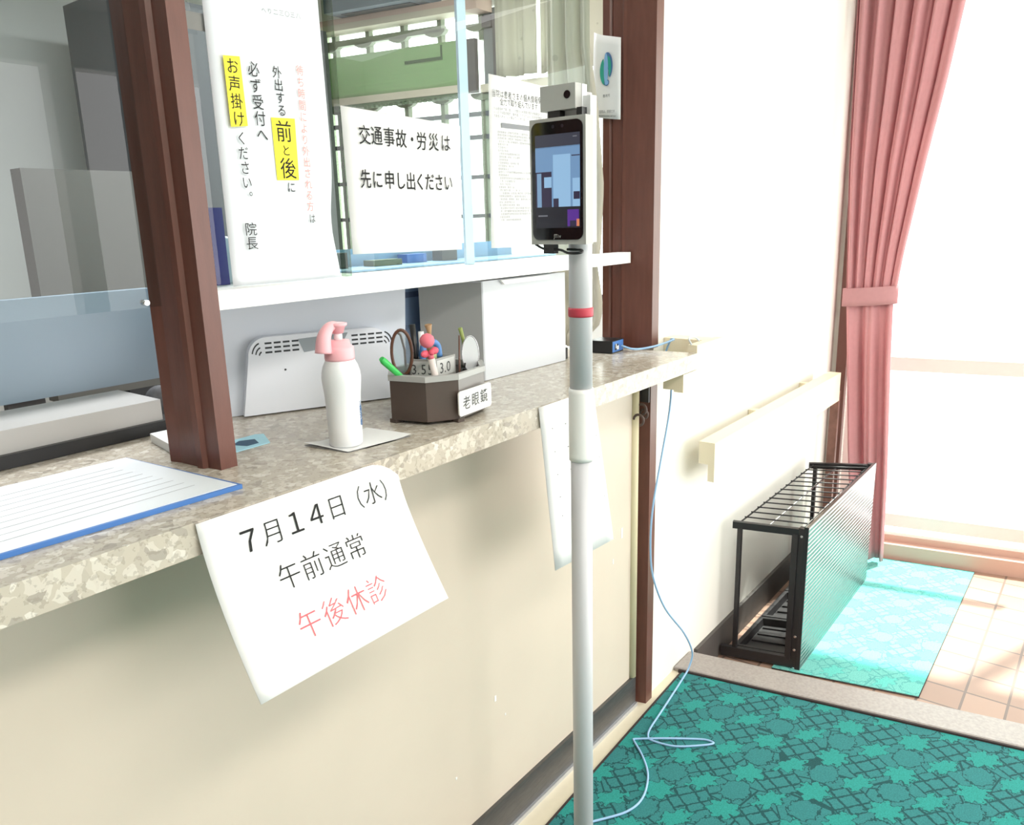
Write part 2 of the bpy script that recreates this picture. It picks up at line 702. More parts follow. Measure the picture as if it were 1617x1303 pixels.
# wall right of the reception window
bm = B()
prism(bm, [(1.905, .15), (FX(.15), .15), (FX(.29), .29), (1.88, .29)], -.17, 2.6)
struct('wall_right', bm, M_WALL)
bm = B()
prism(bm, [(-2.6, .17), (1.90, .17), (1.875, .29), (-2.6, .29)], 2.2, 2.6)
struct('wall_above_window', bm, M_WALL)
bm = B()
box(bm, (-2.75, -3.5, -.1), (-2.6, 3.1, 2.6))
struct('wall_left', bm, mat('darkened unseen wall', (128, 118, 108), rough=.9))  # unseen wall, coloured dark to cut light from the left
bm = B()
box(bm, (-2.6, 3.0, 0), (3.1, 3.12, 2.75))
struct('wall_back', bm, M_WALLB)
# unseen wall behind the camera, openings kept right to steer the light
bm = B()
box(bm, (-2.6, -3.5, -.17), (4.6, -3.38, .35))
box(bm, (-2.6, -3.5, 2.3), (4.6, -3.38, 2.6))
box(bm, (-2.6, -3.5, .35), (.8, -3.38, 2.3))
for x in (2.05, 3.4):
    box(bm, (x, -3.5, .35), (x + .14, -3.38, 2.3))
struct('wall_front', bm, M_WALL)
# end wall with the entrance opening and the office window


def endwall(bm, y0, y1, z0, z1, t=.14, d=0.0, mi=0):
    prism(bm, [(FX(y0) - d, y0), (FX(y0) - d + t, y0), (FX(y1) - d + t, y1), (FX(y1) - d, y1)], z0, z1, mi)


bm = B()
endwall(bm, .085, .99, -.17, 2.6)
endwall(bm, -3.4, .085, 2.32, 2.6)
endwall(bm, -3.4, -2.9, -.17, 2.32)
endwall(bm, .99, 3.0, 2.45, 2.75)
endwall(bm, .99, 3.0, -.17, 1.0)
endwall(bm, 2.9, 3.0, 1.0, 2.45)
struct('wall_end', bm, M_WALL)
bm = B()
box(bm, (-2.6, -3.5, 2.6), (3.9, .16, 2.68))
struct('ceiling', bm, M_CEIL)
bm = B()
box(bm, (-2.6, .16, 2.75), (4.0, 3.1, 2.83))
struct('ceiling_office', bm, M_CEIL)
bm = B()
prism(bm, [(sk(2.23, .15), .15), (sk(2.23, .138), .138), (FX(.138) - .02, .138), (FX(.15) - .02, .15)], -.11, .002)
struct('baseboard_entrance', bm, M_BASE)

# entrance door: sliding glass leaves in a frame
root = bpy.data.objects.new('window_1', None)
COL.objects.link(root)
root.location = (FX(-1.4), -1.4, -.11)
root['kind'] = 'structure'
bm = B()
endwall(bm, .085, .125, -.11, 2.34, t=.10, d=.03)
obj('door_jamb', bm, mat('brown door frame', (104, 72, 64), rough=.5), root)
bm = B()
endwall(bm, -2.9, .085, -.11, -.04, t=.10, d=.045)
endwall(bm, -2.9, .085, -.05, -.01, t=.04, d=.0)
obj('sill', bm, mat('pale wooden sill', (196, 160, 146), rough=.5), root)
for i, (a, b_) in enumerate(((-1.05, .085), (-2.0, -1.05), (-2.9, -2.0))):
    bm = B()
    e = .035
    endwall(bm, a, a + e, .02, 2.3, t=.03, d=-.03)
    endwall(bm, b_ - e, b_, .02, 2.3, t=.03, d=-.03)
    endwall(bm, a, b_, .02, .08, t=.03, d=-.03)
    endwall(bm, a, b_, 2.24, 2.32, t=.03, d=-.03)
    endwall(bm, a + .25, b_ - e, .74, .80, t=.03, d=-.03)
    f = obj('sash', bm, mat('pale sash', (226, 216, 212), rough=.5), root)
    bm = B()
    endwall(bm, a + e, b_ - e, .08, 2.24, t=.006, d=-.045)
    obj('pane', bm, M_GLASS, f)

# ------------------------------------------------------------------ reception counter
t = thing('reception_counter', 'long cream-fronted reception counter below the stone top, dark kick plate along its foot', 'counter', (0, .22, 0))
bm = B()
box(bm, (-2.55, .166, .0), (1.845, .20, 1.034))
obj('front_panel', bm, M_PANEL, t)
bm = B()
box(bm, (-2.55, .157, .0), (1.842, .166, .098))
kp = obj('kick_plate', bm, M_KICK, t)
bm = B()
box(bm, (-2.55, .150, .0), (1.842, .157, .012))
obj('kick_edge', bm, M_KICKL, kp)
bm = B()
lathe(bm, [(.013, .10), (.013, 1.033)], (1.832, .166), 16)
o = obj('edge_trim', bm, M_TRIM, t)
o['label'] = 'yellowish rounded edge trim beside the brown post'
for x, z, w, h in ((1.20, .36, .006, .014), (1.235, .305, .004, .005), (1.765, .56, .008, .03), (1.06, .245, .005, .005), (1.72, .50, .005, .014)):
    bm = B()
    box(bm, (x, .1652, z), (x + w, .1662, z + h))
    obj('paint_chip', bm, M_PAPER, t)
bm = B()
box(bm, (-2.55, .20, 0), (1.8, .62, .05))
box(bm, (-2.55, .60, 0), (1.8, .62, 1.034))
obj('carcass', bm, M_MIDGREY, t)

bm = B()
P_ = [(-2.55, 0), (1.862, 0), (1.838, .149), (1.80, .78), (-2.55, .78)]
prism(bm, P_, 1.035, TOP)
bev(bm, .004, 2)
tag(obj('stone_countertop', bm, M_TERR), 'speckled beige stone countertop running the length of the reception window', 'countertop')

# ------------------------------------------------------------------ wooden posts


def post_profile(x0, xk):
    """plan of a jamb: thick front strip, groove with bevel, thinner back leaf"""
    w = .027
    return [(x0, .160), (x0 + w, .160), (x0 + w - .02, .266), (x0 - .012 + .006, .266), (x0 - .012 + .006, .214),
            (x0 - .005, .206), (x0 - .005, .196), (x0 + .004, .190)]


bm = B()
prism(bm, [(.5955, .160), (.6225, .160), (.606, .268), (.578, .268), (.5835, .247), (.5865, .206), (.5825, .201), (.5845, .190), (.5915, .187)], TOP, 2.2)
tag(obj('wooden_post', bm, M_WOOD), 'red-brown painted wooden post standing on the counter left of the pump bottle', 'post')
bm = B()
prism(bm, [(1.866, .135), (1.903, .135), (1.887, .274), (1.843, .274), (1.846, .256), (1.851, .251), (1.847, .245), (1.851, .222), (1.848, .217), (1.851, .210)], TOP, 2.6)
rp = obj('wooden_post', bm, M_WOOD, loc=(1.87, .2, 0))
tag(rp, 'red-brown wooden post at the right end of the reception window, down to the floor', 'post')
bm = B()
prism(bm, [(1.866, .135), (1.903, .135), (1.903, .149), (1.892, .2), (1.848, .2)], 0.0, 1.034)
obj('lower_post', bm, M_WOOD, rp)
bm = B()
box(bm, (1.858, .137, .93), (1.8655, .163, 1.03))
lt = obj('bolt_plate', bm, mat('dark bolt plate', (56, 54, 58), rough=.4), rp)
for c, r in (((1.838, .147, .915), .014), ((1.822, .147, .888), .015), ((1.846, .145, .900), .012)):
    bm = B()
    tube(bm, [(c[0], c[1] + r * math.cos(a), c[2] + r * math.sin(a)) for a in [i * .45 for i in range(11)]], .0035, 8)
    obj('hook', bm, M_LATCH, lt)
bm = B()
tube(bm, [(1.885, .132, .992), (1.895, .126, .994)], .003, 6)
obj('screw', bm, M_LATCH, lt)

# ------------------------------------------------------------------ shelf and glass
bm = B()
prism(bm, [(.624, .19), (1.846, .19), (1.840, .225), (1.745, .232), (1.66, .30), (1.64, .46), (.70, .46), (.624, .27)], 1.3045, 1.3325)
bev(bm, .002, 1)
tag(obj('shelf', bm, M_WHITE), 'long white shelf board between the two brown posts', 'shelf')

t = thing('glass_pane', 'wide clear glass pane standing on the white shelf behind the notices', 'glass', (1.37, .242, 1.333))
bm = B()
box(bm, (.934, .239, 1.333), (1.726, .244, 2.2))
obj('pane', bm, M_GLASS, t)
bm = B()
box(bm, (.921, .235, 1.333), (.934, .248, 2.2))
o = obj('edge_strip', bm, M_SASH, t)
bm = B()
box(bm, (1.262, .252, 1.333), (1.288, .258, 2.2))
o = obj('joint_strip', bm, mat('pale blue strip', (196, 212, 234), rough=.3), t)
bm = B()
box(bm, (.607, .249, 1.333), (.921, .254, 2.2))
tag(obj('glass_pane', bm, M_GLASS), 'narrow clear glass pane behind the tall handwritten-style notice, beside the left post', 'glass')
t = thing('acrylic_screen', 'clear acrylic sheet hung left of the near brown post, its lower edge above the counter', 'screen', (-1.0, .236, 1.315))
bm = B()
box(bm, (-2.55, .234, 1.315), (.578, .238, 2.2))
obj('sheet', bm, M_ACRYL, t)
for x in (.555, .30):
    bm = B()
    tube(bm, [(x, .229, 1.322), (x, .243, 1.322)], .004, 8)
    obj('screw', bm, M_CHROME, t)

# ------------------------------------------------------------------ notices on the glass
FRONT = lambda y: (lambda u, v: (u, y, v))


def sheet(name, label, pts_fn, nu, nv, m, cat='notice', group=None, loc=None):
    bm = B()
    grid_sheet(bm, pts_fn, nu, nv)
    o = obj(name, bm, m, loc=loc, solid=.0008)
    return tag(o, label, cat, group)


# tall notice, vertical writing


def s1(u, v):
    x0 = .695 + .0 * v
    x1 = .902 + .006 * v - .012 * math.exp(-((v - .80) / .14) ** 2)
    x = x0 + (x1 - x0) * u
    return (x, .2335 - .006 * math.sin(math.pi * u), 1.785 - (1.785 - 1.3335) * v)


n1 = sheet('paper_notice', 'tall white notice with vertical lines and two yellow highlighted words, nearest the left post', s1, 14, 30, M_PAPER2)
Y1 = .2249
f1 = FRONT(Y1)
for q in (((.7144, 1.664), (.7423, 1.666), (.7444, 1.5692), (.7154, 1.5658)), ((.7873, 1.5848), (.8319, 1.5864), (.83, 1.4926), (.7881, 1.4917))):
    bm = B()
    bm.faces.new([bm.verts.new((x, Y1 + .0006, z)) for x, z in q[::-1]])
    flat('highlight', bm, M_YELLOW, n1)


def column(s, x0, z0, x1, z1, w, h, m, name='lettering', off=0.0, bm=None):
    own = bm is None
    bm = bm or B()
    mi = 0
    n = len(s)
    for i, ch in enumerate(s):
        k = i / max(1, n - 1)
        cx, cz = x0 + (x1 - x0) * k, z0 + (z1 - z0) * k
        if ch in '。、':
            cx, cz = cx + w * .55, cz + h * .5
        put(bm, ch, f1, cx, cz, w, h, mi, off)
    if own:
        flat(name, bm, m, n1)
    return bm


bm = column('お声掛け', .728, 1.6512, .7300, 1.5785, .021, .0235, None, bm=B())
column('ください。', .7310, 1.551, .7330, 1.466, .018, .021, None, bm=bm)
flat('lettering', bm, M_INK, n1)
column('必ず受付へ', .7637, 1.6512, .7682, 1.5585, .021, .023, M_INK)
bm = column('外出する', .8055, 1.6518, .8085, 1.5968, .0175, .019, None, bm=B())
column('前', .8085, 1.5657, .8085, 1.5657, .031, .034, None, bm=bm)
column('と', .8098, 1.5374, .8098, 1.5374, .017, .018, None, bm=bm)
column('後', .8105, 1.5105, .8105, 1.5105, .031, .034, None, bm=bm)
column('に', .8135, 1.4815, .8135, 1.4815, .017, .018, None, bm=bm)
flat('lettering', bm, M_INK, n1)
column('は', .8495, 1.4327, .8495, 1.4327, .013, .0165, M_INK)
column('院長', .7309, 1.4182, .7305, 1.3972, .022, .021, M_INK)
column('待ち時間により外出される方', .8493, 1.6598, .8475, 1.452, .0145, .0168, M_PALE_RED, 'red_lettering')
bm = B()
for i, ch in enumerate('へり二三〇三八'):
    put(bm, ch, f1, .792 + i * .0105, 1.7371 + i * .0004, .009, .009)
flat('small_print', bm, M_LIGHT_INK, n1)

bm = B()
for a, b in (((.668, 1.694), (.692, 1.6955)), ((.668, 1.716), (.692, 1.7175)), ((.668, 1.694), (.6695, 1.7175))):
    box(bm, (a[0], .2365, a[1]), (b[0], .2368, b[1]))
box(bm, (.668, .2366, 1.694), (.70, .2367, 1.7175))
o = obj('tape', bm, mat('clear tape', (120, 120, 118), rough=.2), n1)
o['label'] = 'small piece of clear tape'

# landscape notice


def s2(u, v):
    x0, x1 = .9345 + .004 * v, 1.237 - .009 * v
    z0 = 1.616 - .011 * u
    z1 = 1.370 - .004 * u
    return (x0 + (x1 - x0) * u, .2345 - .004 * math.sin(math.pi * u), z0 + (z1 - z0) * v)


n2 = sheet('paper_notice', 'white landscape notice with two bold black lines, in the middle of the glass', s2, 12, 8, M_PAPER)
Y2 = .2290
f2 = FRONT(Y2)
bm = B()
for ch, x, z in zip('交通事故・労災は', (.9801, 1.0085, 1.0386, 1.0683, 1.0965, 1.1215, 1.154, 1.1879), (1.572, 1.5725, 1.572, 1.571, 1.5715, 1.570, 1.570, 1.570)):
    put(bm, ch, f2, x, z, .0285, .0345, 0, .004)
flat('lettering', bm, M_INK, n2)
bm = B()
for ch, x, z in zip('先に申し出ください', (.976, 1.004, 1.0335, 1.0610, 1.0875, 1.1121, 1.1380, 1.1640, 1.1905), (1.4985, 1.4978, 1.498, 1.497, 1.4965, 1.4965, 1.4968, 1.4962, 1.496)):
    put(bm, ch, f2, x, z, .0265, .034, 0, .008)
flat('lettering', bm, M_INK, n2)

# portrait notice of small print


def s3(u, v):
    x0, x1 = 1.332 - .008 * v, 1.552 - .004 * v
    return (x0 + (x1 - x0) * u, .2345 - .003 * math.sin(math.pi * u), 1.713 + (1.3645 - 1.713) * v - .004 * u)


n3 = sheet('paper_notice', 'white portrait notice full of small grey print, partly behind the face scanner', s3, 10, 10, M_PAPER)
f3 = FRONT(.2303)
bm = B()
for i, ch in enumerate('当院は患者さまの個人情報保護に'):
    put(bm, ch, f3, 1.343 + i * .0135, 1.6772, .0125, .0165, 0, 0, 1)
flat('heading', bm, M_GREY_INK, n3)
bm = B()
for i, ch in enumerate('全力で取り組んでいます'):
    put(bm, ch, f3, 1.369 + i * .0122, 1.6625, .0120, .0155, 0, 0, 1)
flat('heading', bm, M_GREY_INK, n3)
bm = B()
for j in range(3):
    for i in range(28 - 9 * (j == 2)):
        put(bm, random.choice('当院は個人情報を下記の目的に利用しその取り扱いには細心注意払っています'), f3, 1.344 + i * .0064, 1.648 - j * .0075, .0058, .007, 0, 0, 1)
box(bm, (1.366, .2302, 1.611), (1.53, .2304, 1.621))
z = 1.602
while z > 1.418:
    n = random.choice((6, 9, 12, 18, 24))
    ind = random.choice((0, 0, .004))
    for i in range(n):
        put(bm, random.choice('医療提供診療保険事務会計経理業務の関する等入退院管理'), f3, 1.354 + ind + i * .006, z, .0054, .0056, 0, 0, 1)
    z -= .0062
flat('small_print', bm, M_LIGHT_INK, n3)

# emblem card on the right post
ay, by = .2965, .2165


def card(u, v):
    y = ay + (by - ay) * u
    x = 1.8345 + .0006 * math.sin(math.pi * u) + (.004 * (1 - u) * max(0, .25 - v) * 4)
    z0 = 1.874 - .020 * u + .012 * max(0, .3 - u)
    z1 = 1.674 - .012 * u
    return (x, y, z0 + (z1 - z0) * v)


c4 = sheet('emblem_card', 'small white card with a blue and teal emblem stuck on the right brown post', card, 8, 10, M_PAPER, cat='card')
EC = (.2575, 1.785)


def ecmap(a, b):
    """emblem plane: a to the right in view, b up"""
    return (1.8322, EC[0] - a, EC[1] + b)


bm = B()


def ell(bm, fn, ca, cb, ra, rb, mi, a0=0, a1=2 * math.pi, n=24, rot=0, dx=0):
    vs = []
    for i in range(n):
        th = a0 + (a1 - a0) * i / (n - 1 if a1 - a0 < 6.2 else n)
        a, b = ra * math.cos(th), rb * math.sin(th)
        p = Vector(fn(ca + a * math.cos(rot) - b * math.sin(rot), cb + a * math.sin(rot) + b * math.cos(rot)))
        p.x += dx
        vs.append(bm.verts.new(p))
    f = bm.faces.new(vs)
    f.material_index = mi


ell(bm, ecmap, -.002, -.004, .0165, .033, 0, math.pi * .62, math.pi * 1.55)
ell(bm, ecmap, .003, .008, .0155, .032, 1, -math.pi * .35, math.pi * .62)
ell(bm, ecmap, .0045, .006, .010, .025, 0, -math.pi * .4, math.pi * .5, dx=-.0004)
ell(bm, ecmap, -.0005, .001, .0062, .038, 2, dx=-.0006)
ell(bm, ecmap, .0015, -.031, .0075, .0075, 1, dx=-.0003)
ell(bm, ecmap, .0015, -.031, .0052, .0052, 2, dx=-.0008)
flat('emblem', bm, [mat('teal print', (40, 160, 140), rough=.6), M_BLUEPRINT, mat('light blue print', (130, 176, 220), rough=.6)], c4)
bm = B()
for i, ch in enumerate('敷地内'):
    put(bm, ch, ecmap, -.006 + i * .007, -.062, .0066, .0085)
flat('lettering', bm, M_GREY_INK, c4)
bm = B()
for i, ch in enumerate('当院は、禁煙です'):
    put(bm, ch, ecmap, -.018 + i * .0058, -.0985 - i * .0004, .0056, .008)
for i in range(14):
    put(bm, random.choice('日本医療機能評価会'), ecmap, -.020 + i * .0036, -.1085 - i * .0004, .0034, .0046, 0, 0, 1)
flat('lettering', bm, M_GREY_INK, c4)

# ------------------------------------------------------------------ notice hanging from the counter edge


def s5(u, v, d=0.0):
    xl, xr = .457 + .016 * v, .79 + .024 * v
    y = -.0042 - .07 * v ** 1.6 - d
    z = 1.0765 - .226 * v
    c = max(0, (u - .82) / .18)
    z -= .03 * c * c * (1 - v) ** 2
    return (xl + (xr - xl) * u, y, z)


n5 = sheet('paper_notice', 'white notice hanging off the counter edge with dated black and red lines', s5, 20, 16, M_PAPER)
m5 = lambda u, v: s5(u, -v, .0012)
bm = B()
EM = .037


def line5(bm, s, us, v, w=.105, h=.16, off=-.012):
    for ch, u in zip(s, us):
        put(bm, ch, m5, u, -v, w, h, 0, off)


line5(bm, '７', (.185,), .185, .115, .17, .004)
line5(bm, '月', (.292,), .185)
line5(bm, '１', (.40,), .18, .115, .17, .0)
line5(bm, '４', (.502,), .18, .115, .17, .0)
line5(bm, '日', (.61,), .18)
flat('lettering', bm, M_INK, n5)
bm = B()
line5(bm, '（水）', (.705, .812, .915), .178)
flat('lettering', bm, M_INK, n5)
bm = B()
line5(bm, '午前通常', (.302, .412, .527, .64), .455, .108, .165)
flat('lettering', bm, M_INK, n5)
bm = B()
line5(bm, '午後休診', (.308, .428, .548, .662), .745, .112, .17)
flat('red_lettering', bm, M_RED, n5)


def s6(u, v):
    x0, x1 = 1.160 + .030 * v, 1.352 + .066 * v
    return (x0 + (x1 - x0) * u, -.003 - .012 * v, 1.0765 + (.735 - 1.0765) * v - .012 * u * v)


n6 = sheet('paper_notice', 'plain white sheet hanging off the counter edge behind the silver pole', s6, 8, 8, M_PAPER)
bm = B()
for v in (.14, .28, .42, .56, .68):
    for u, w in ((.17 + .02 * v, .014), (.4, .02), (.93, .010)):
        bm = B()
        p = [s6(u + a, v + b) for a, b in ((0, 0), (w, 0), (w, .006), (0, .006))]
        bm.faces.new([bm.verts.new((q[0], q[1] - .001, q[2])) for q in p])
        flat('print_mark', bm, M_GREY_INK, n6)

# ------------------------------------------------------------------ temperature check stand
PX, PY = 1.157, -.1
t = thing('face_scanner_stand', 'silver pole stand carrying a face scanner with a phone-like screen', 'stand', (PX, PY, 0))
bm = B()
lathe(bm, [(.0, .004), (.17, .004), (.17, .012), (.165, .016), (.03, .02), (.03, .05), (.0215, .052)], (PX, PY), 40)
obj('base_plate', bm, M_SILVER, t)
bm = B()
lathe(bm, [(.0198, .05), (.0198, 1.0)], (PX, PY), 32)
lathe(bm, [(.0203, 1.12), (.0203, 1.62)], (PX, PY), 32)
pole = obj('pole', bm, M_ALU, t)
bm = B()
lathe(bm, [(.0225, .992), (.0228, 1.0), (.0228, 1.118), (.0222, 1.126)], (PX, PY), 32)
obj('tape_wrap', bm, mat('frosted tape', (236, 236, 234), rough=.55), pole)
bm = B()
lathe(bm, [(.0215, 1.254), (.0222, 1.257), (.0222, 1.267), (.0215, 1.27)], (PX, PY), 32)
obj('ring', bm, mat('red tape', (190, 60, 78), rough=.5), pole)
# scanner body: faces -x
XS = 1.11
bm = B()
box(bm, (XS, -.1415, 1.3795), (XS + .022, -.031, 1.581))
bev(bm, .002, 2)
sc_ = obj('scanner', bm, M_SILVER, t)
bm = B()
box(bm, (XS + .022, -.137, 1.382), (XS + .040, -.052, 1.612))
bev(bm, .003, 2)
o = obj('rear_housing', bm, mat('white housing', (236, 238, 240), rough=.4), sc_)
o['label'] = 'white rear housing'


def rrect(cy, cz, w, h, r, n=6):
    pts = []
    for sx, sz, a0 in ((1, 1, 0), (-1, 1, 1), (-1, -1, 2), (1, -1, 3)):
        for k in range(n + 1):
            a = (a0 + k / n) * math.pi / 2
            pts.append((cy + sx * (w / 2 - r) + r * math.cos(a), cz + sz * (h / 2 - r) + r * math.sin(a)))
    return pts


bm = B()
extrude_poly(bm, [(XS - .0022, y, z) for y, z in rrect(-.0862, 1.4812, .1005, .188, .012)], (.003, 0, 0))
fg = obj('front_glass', bm, M_GLOSS, sc_)
fs_ = lambda u, v: (XS - .0026, u, v)


def emis(name, c, s=1.0):
    return mat(name, (10, 10, 12), rough=.3, emit=c, estr=s)


bm = B()
SCM = [emis('screen dark', (30, 31, 40)), emis('screen header', (56, 58, 72)), emis('screen sky', (112, 148, 186)), emis('screen wall', (146, 186, 220)),
       emis('screen door', (48, 42, 66)), emis('screen pane', (124, 158, 190)), emis('screen purple', (86, 44, 140)), emis('screen orange', (214, 130, 90)), emis('screen text', (120, 122, 130))]


def sr(y0, z1, y1, z0, mi, d=0.0):
    f = bm.faces.new([bm.verts.new((XS - .0026 - d, y, z)) for y, z in ((y0, z0), (y1, z0), (y1, z1), (y0, z1))])
    f.material_index = mi


sr(-.0435, 1.5555, -.1325, 1.4065, 0)
sr(-.0440, 1.5551, -.1322, 1.5345, 1, .0002)
sr(-.0440, 1.5360, -.1322, 1.4405, 2, .0002)
sr(-.0796, 1.5232, -.1139, 1.4405, 3, .0004)
sr(-.0443, 1.4970, -.0767, 1.4405, 4, .0006)
sr(-.0470, 1.4950, -.0560, 1.4405, 5, .0007)
sr(-.0617, 1.4886, -.0766, 1.4717, 3, .0008)
sr(-.0800, 1.4540, -.0905, 1.4405, 4, .0008)
sr(-.1162, 1.5210, -.1321, 1.5193, 4, .0006)
sr(-.1180, 1.4850, -.1321, 1.4405, 3, .0006)
sr(-.1200, 1.4640, -.1321, 1.4520, 4, .0008)
sr(-.0440, 1.4405, -.1322, 1.4075, 0, .0008)
sr(-.1078, 1.4358, -.1304, 1.4090, 6, .001)
sr(-.1130, 1.4180, -.1250, 1.4090, 4, .0012)
sr(-.1259, 1.4205, -.1313, 1.4090, 7, .0013)
sr(-.1190, 1.5500, -.1270, 1.5485, 8, .0006)
sr(-.0490, 1.4275, -.0680, 1.4255, 8, .001)
flat('screen', bm, SCM, fg)
bm = B()
for i, ch in enumerate('JTiv'):
    put(bm, ch, lambda u, v: (XS - .0028, u * -1, v), .0800 + i * .0040, 1.3935, .0085, .0085, 0, .01)
o = flat('lettering', bm, M_SILVER, fg)
bm = B()
for y in (-.080, -.098):
    extrude_poly(bm, [(XS - .0026, y + .003 * math.cos(a), 1.567 + .003 * math.sin(a)) for a in [i * math.pi / 6 for i in range(12)]], (.001, 0, 0))
obj('lens', bm, mat('dim lens', (40, 40, 48), rough=.1), fg)
# thermal camera on two black feet
bm = B()
box(bm, (XS + .002, -.1210, 1.592), (XS + .020, -.0525, 1.6305))
bev(bm, .0015, 2)
cm = obj('thermal_camera', bm, M_SILVER, t)
bm = B()
box(bm, (XS + .020, -.1225, 1.593), (XS + .034, -.0600, 1.630))
obj('rear_housing', bm, MATS['white housing'], cm)
bm = B()
extrude_poly(bm, [(XS + .001, -.1055 + .0062 * math.cos(a), 1.614 + .0062 * math.sin(a)) for a in [i * math.pi / 10 for i in range(20)]], (.004, 0, 0))
obj('lens', bm, M_GLOSS, cm)
for y0, y1 in ((-.0885, -.0645), (-.1310, -.1205)):
    bm = B()
    box(bm, (XS + .006, y0, 1.5795), (XS + .02, y1, 1.5935))
    obj('bracket', bm, M_BLACK, cm)
bm = B()
box(bm, (XS + .004, -.0740, 1.3640), (XS + .018, -.0530, 1.3800))
pl = obj('cable_plug', bm, M_BLACK, t)
bm = B()
tube(bm, spline([(XS + .008, -.034, 1.3795), (XS + .006, -.046, 1.374), (XS + .006, -.060, 1.371), (XS + .008, -.085, 1.370), (XS + .004, -.105, 1.365), (XS + .012, -.124, 1.3655), (XS + .03, -.112, 1.369), (XS + .02, -.09, 1.3705)]), .0022, 8)
obj('cable', bm, M_BLACK, pl)

# ------------------------------------------------------------------ pump bottle
BC = (.783, .103)
t = thing('pump_bottle', 'white plastic bottle with pink pump standing on folded white paper', 'bottle', (BC[0], BC[1], TOP + .003))
z0 = TOP + .0032
bm = B()
lathe(bm, [(.0235, z0), (.0262, z0 + .003), (.0268, z0 + .03), (.0272, z0 + .066), (.0282, z0 + .084), (.0300, z0 + .100), (.0305, z0 + .109), (.0296, z0 + .118), (.0268, z0 + .128), (.0232, z0 + .135), (.0215, z0 + .139)], BC, 36)
bd = obj('body', bm, M_BOTTLE, t)
bm = B()
cm2 = lambda u, v: (BC[0] + .0275 * math.cos(u), BC[1] + .0275 * math.sin(u), v)
for i, (ch, w) in enumerate(zip('手指消毒', (1, 1, 1, 1))):
    put(bm, ch, cm2, -.98, z0 + .071 - i * .0115, .40, .0115, 0, .03)
flat('lettering', bm, M_BLUEPRINT, bd)
bm = B()
lathe(bm, [(.0228, z0 + .137), (.0232, z0 + .140), (.0228, z0 + .155), (.021, z0 + .158), (.018, z0 + .159), (.0165, z0 + .167), (.010, z0 + .168)], BC, 32)
pm = obj('pump', bm, M_PINK, t)
bm = B()
lathe(bm, [(.0065, z0 + .166), (.0065, z0 + .186)], BC, 16)
obj('stem', bm, M_BOTTLE, pm)
bm = B()
lathe(bm, [(.0085, z0 + .178), (.0120, z0 + .188), (.0150, z0 + .190), (.0150, z0 + .1935), (.006, z0 + .195)], BC, 20)
zz = z0 + .189
n = spline([(BC[0] + .004, BC[1], zz), (BC[0] - .012, BC[1], zz + .001), (BC[0] - .022, BC[1], zz - .006), (BC[0] - .028, BC[1], zz - .018), (BC[0] - .0305, BC[1], zz - .038)], 6)
rr_ = [.0058 + .0072 * (i / (len(n) - 1)) ** 1.0 for i in range(len(n))]
tube(bm, n, rr_, 16)
obj('nozzle', bm, M_PINK, pm)

# folded paper under the bottle
PD = [(.743, .160), (.757, .069), (.880, .054), (.868, .150)]


def pad(off):
    def f(u, v):
        a = Vector((PD[0][0] + (PD[3][0] - PD[0][0]) * u, PD[0][1] + (PD[3][1] - PD[0][1]) * u))
        b = Vector((PD[1][0] + (PD[2][0] - PD[1][0]) * u, PD[1][1] + (PD[2][1] - PD[1][1]) * u))
        p = a + (b - a) * v
        lift = .005 * max(0, .25 - u) * 4 * (1 - v) + .003 * max(0, u - .8) * 5
        return (p.x, p.y, TOP + off + lift * off * 400)
    return f


bm = B()
grid_sheet(bm, pad(.0006), 12, 8)
bmesh.ops.solidify(bm, geom=bm.faces[:], thickness=.0004)
grid_sheet(bm, pad(.0022), 12, 8)
tag(obj('folded_paper', bm, M_PAPER, solid=.0), 'folded white paper lying under the pump bottle', 'paper')

# ------------------------------------------------------------------ desk organizer
OCT = [(.926, .150), (.944, .079), (.995, .048), (1.081, .061), (1.126, .105), (1.108, .176), (1.057, .207), (.971, .194)]
OC = Vector((1.026, .1275))


def octs(s, z):
    return [(OC.x + (x - OC.x) * s, OC.y + (y - OC.y) * s, z) for x, y in OCT]


def ringwall(bm, s_out, s_in, z0, z1, mi=0):
    a0, a1 = [[bm.verts.new(p) for p in octs(s_out, z)] for z in (z0, z1)]
    b0, b1 = [[bm.verts.new(p) for p in octs(s_in, z)] for z in (z0, z1)]
    for i in range(8):
        j = (i + 1) % 8
        for q in ((a0[i], a0[j], a1[j], a1[i]), (b0[j], b0[i], b1[i], b1[j]), (a1[i], a1[j], b1[j], b1[i]), (a0[j], a0[i], b0[i], b0[j])):
            f = bm.faces.new(q)
            f.material_index = mi


t = thing('desk_organizer', 'dark brown octagonal desk organizer with grey rim holding glasses and pens', 'organizer', (OC.x, OC.y, TOP))
bm = B()
ringwall(bm, .985, .93, TOP + .006, TOP + .078)
bm.faces.ensure_lookup_table()
for i, f in enumerate(bm.faces):
    if i // 4 not in (0, 1):
        f.material_index = 1
vs = [bm.verts.new(p) for p in octs(.95, TOP + .009)]
bm.faces.new(vs)
for k in range(0, 8, 2):
    x, y = OCT[k]
    p = OC + (Vector((x, y)) - OC) * .9
    box(bm, (p.x - .008, p.y - .008, TOP), (p.x + .008, p.y + .008, TOP + .007))
M_BROWN = mat('dark brown plastic', (78, 66, 60), rough=.4)
obj('tray', bm, [M_BROWN, mat('grey tray plastic', (132, 128, 126), rough=.4)], t)
bm = B()
ringwall(bm, 1.015, .90, TOP + .0765, TOP + .0865)
obj('rim', bm, mat('grey plastic rim', (172, 172, 170), rough=.4), t)
IB = [(1.014, .120), (1.078, .129), (1.056, .172), (.992, .163)]
bm = B()
a0 = [bm.verts.new((x, y, TOP + .0095)) for x, y in IB]
a1 = [bm.verts.new((x, y, TOP + .103)) for x, y in IB]
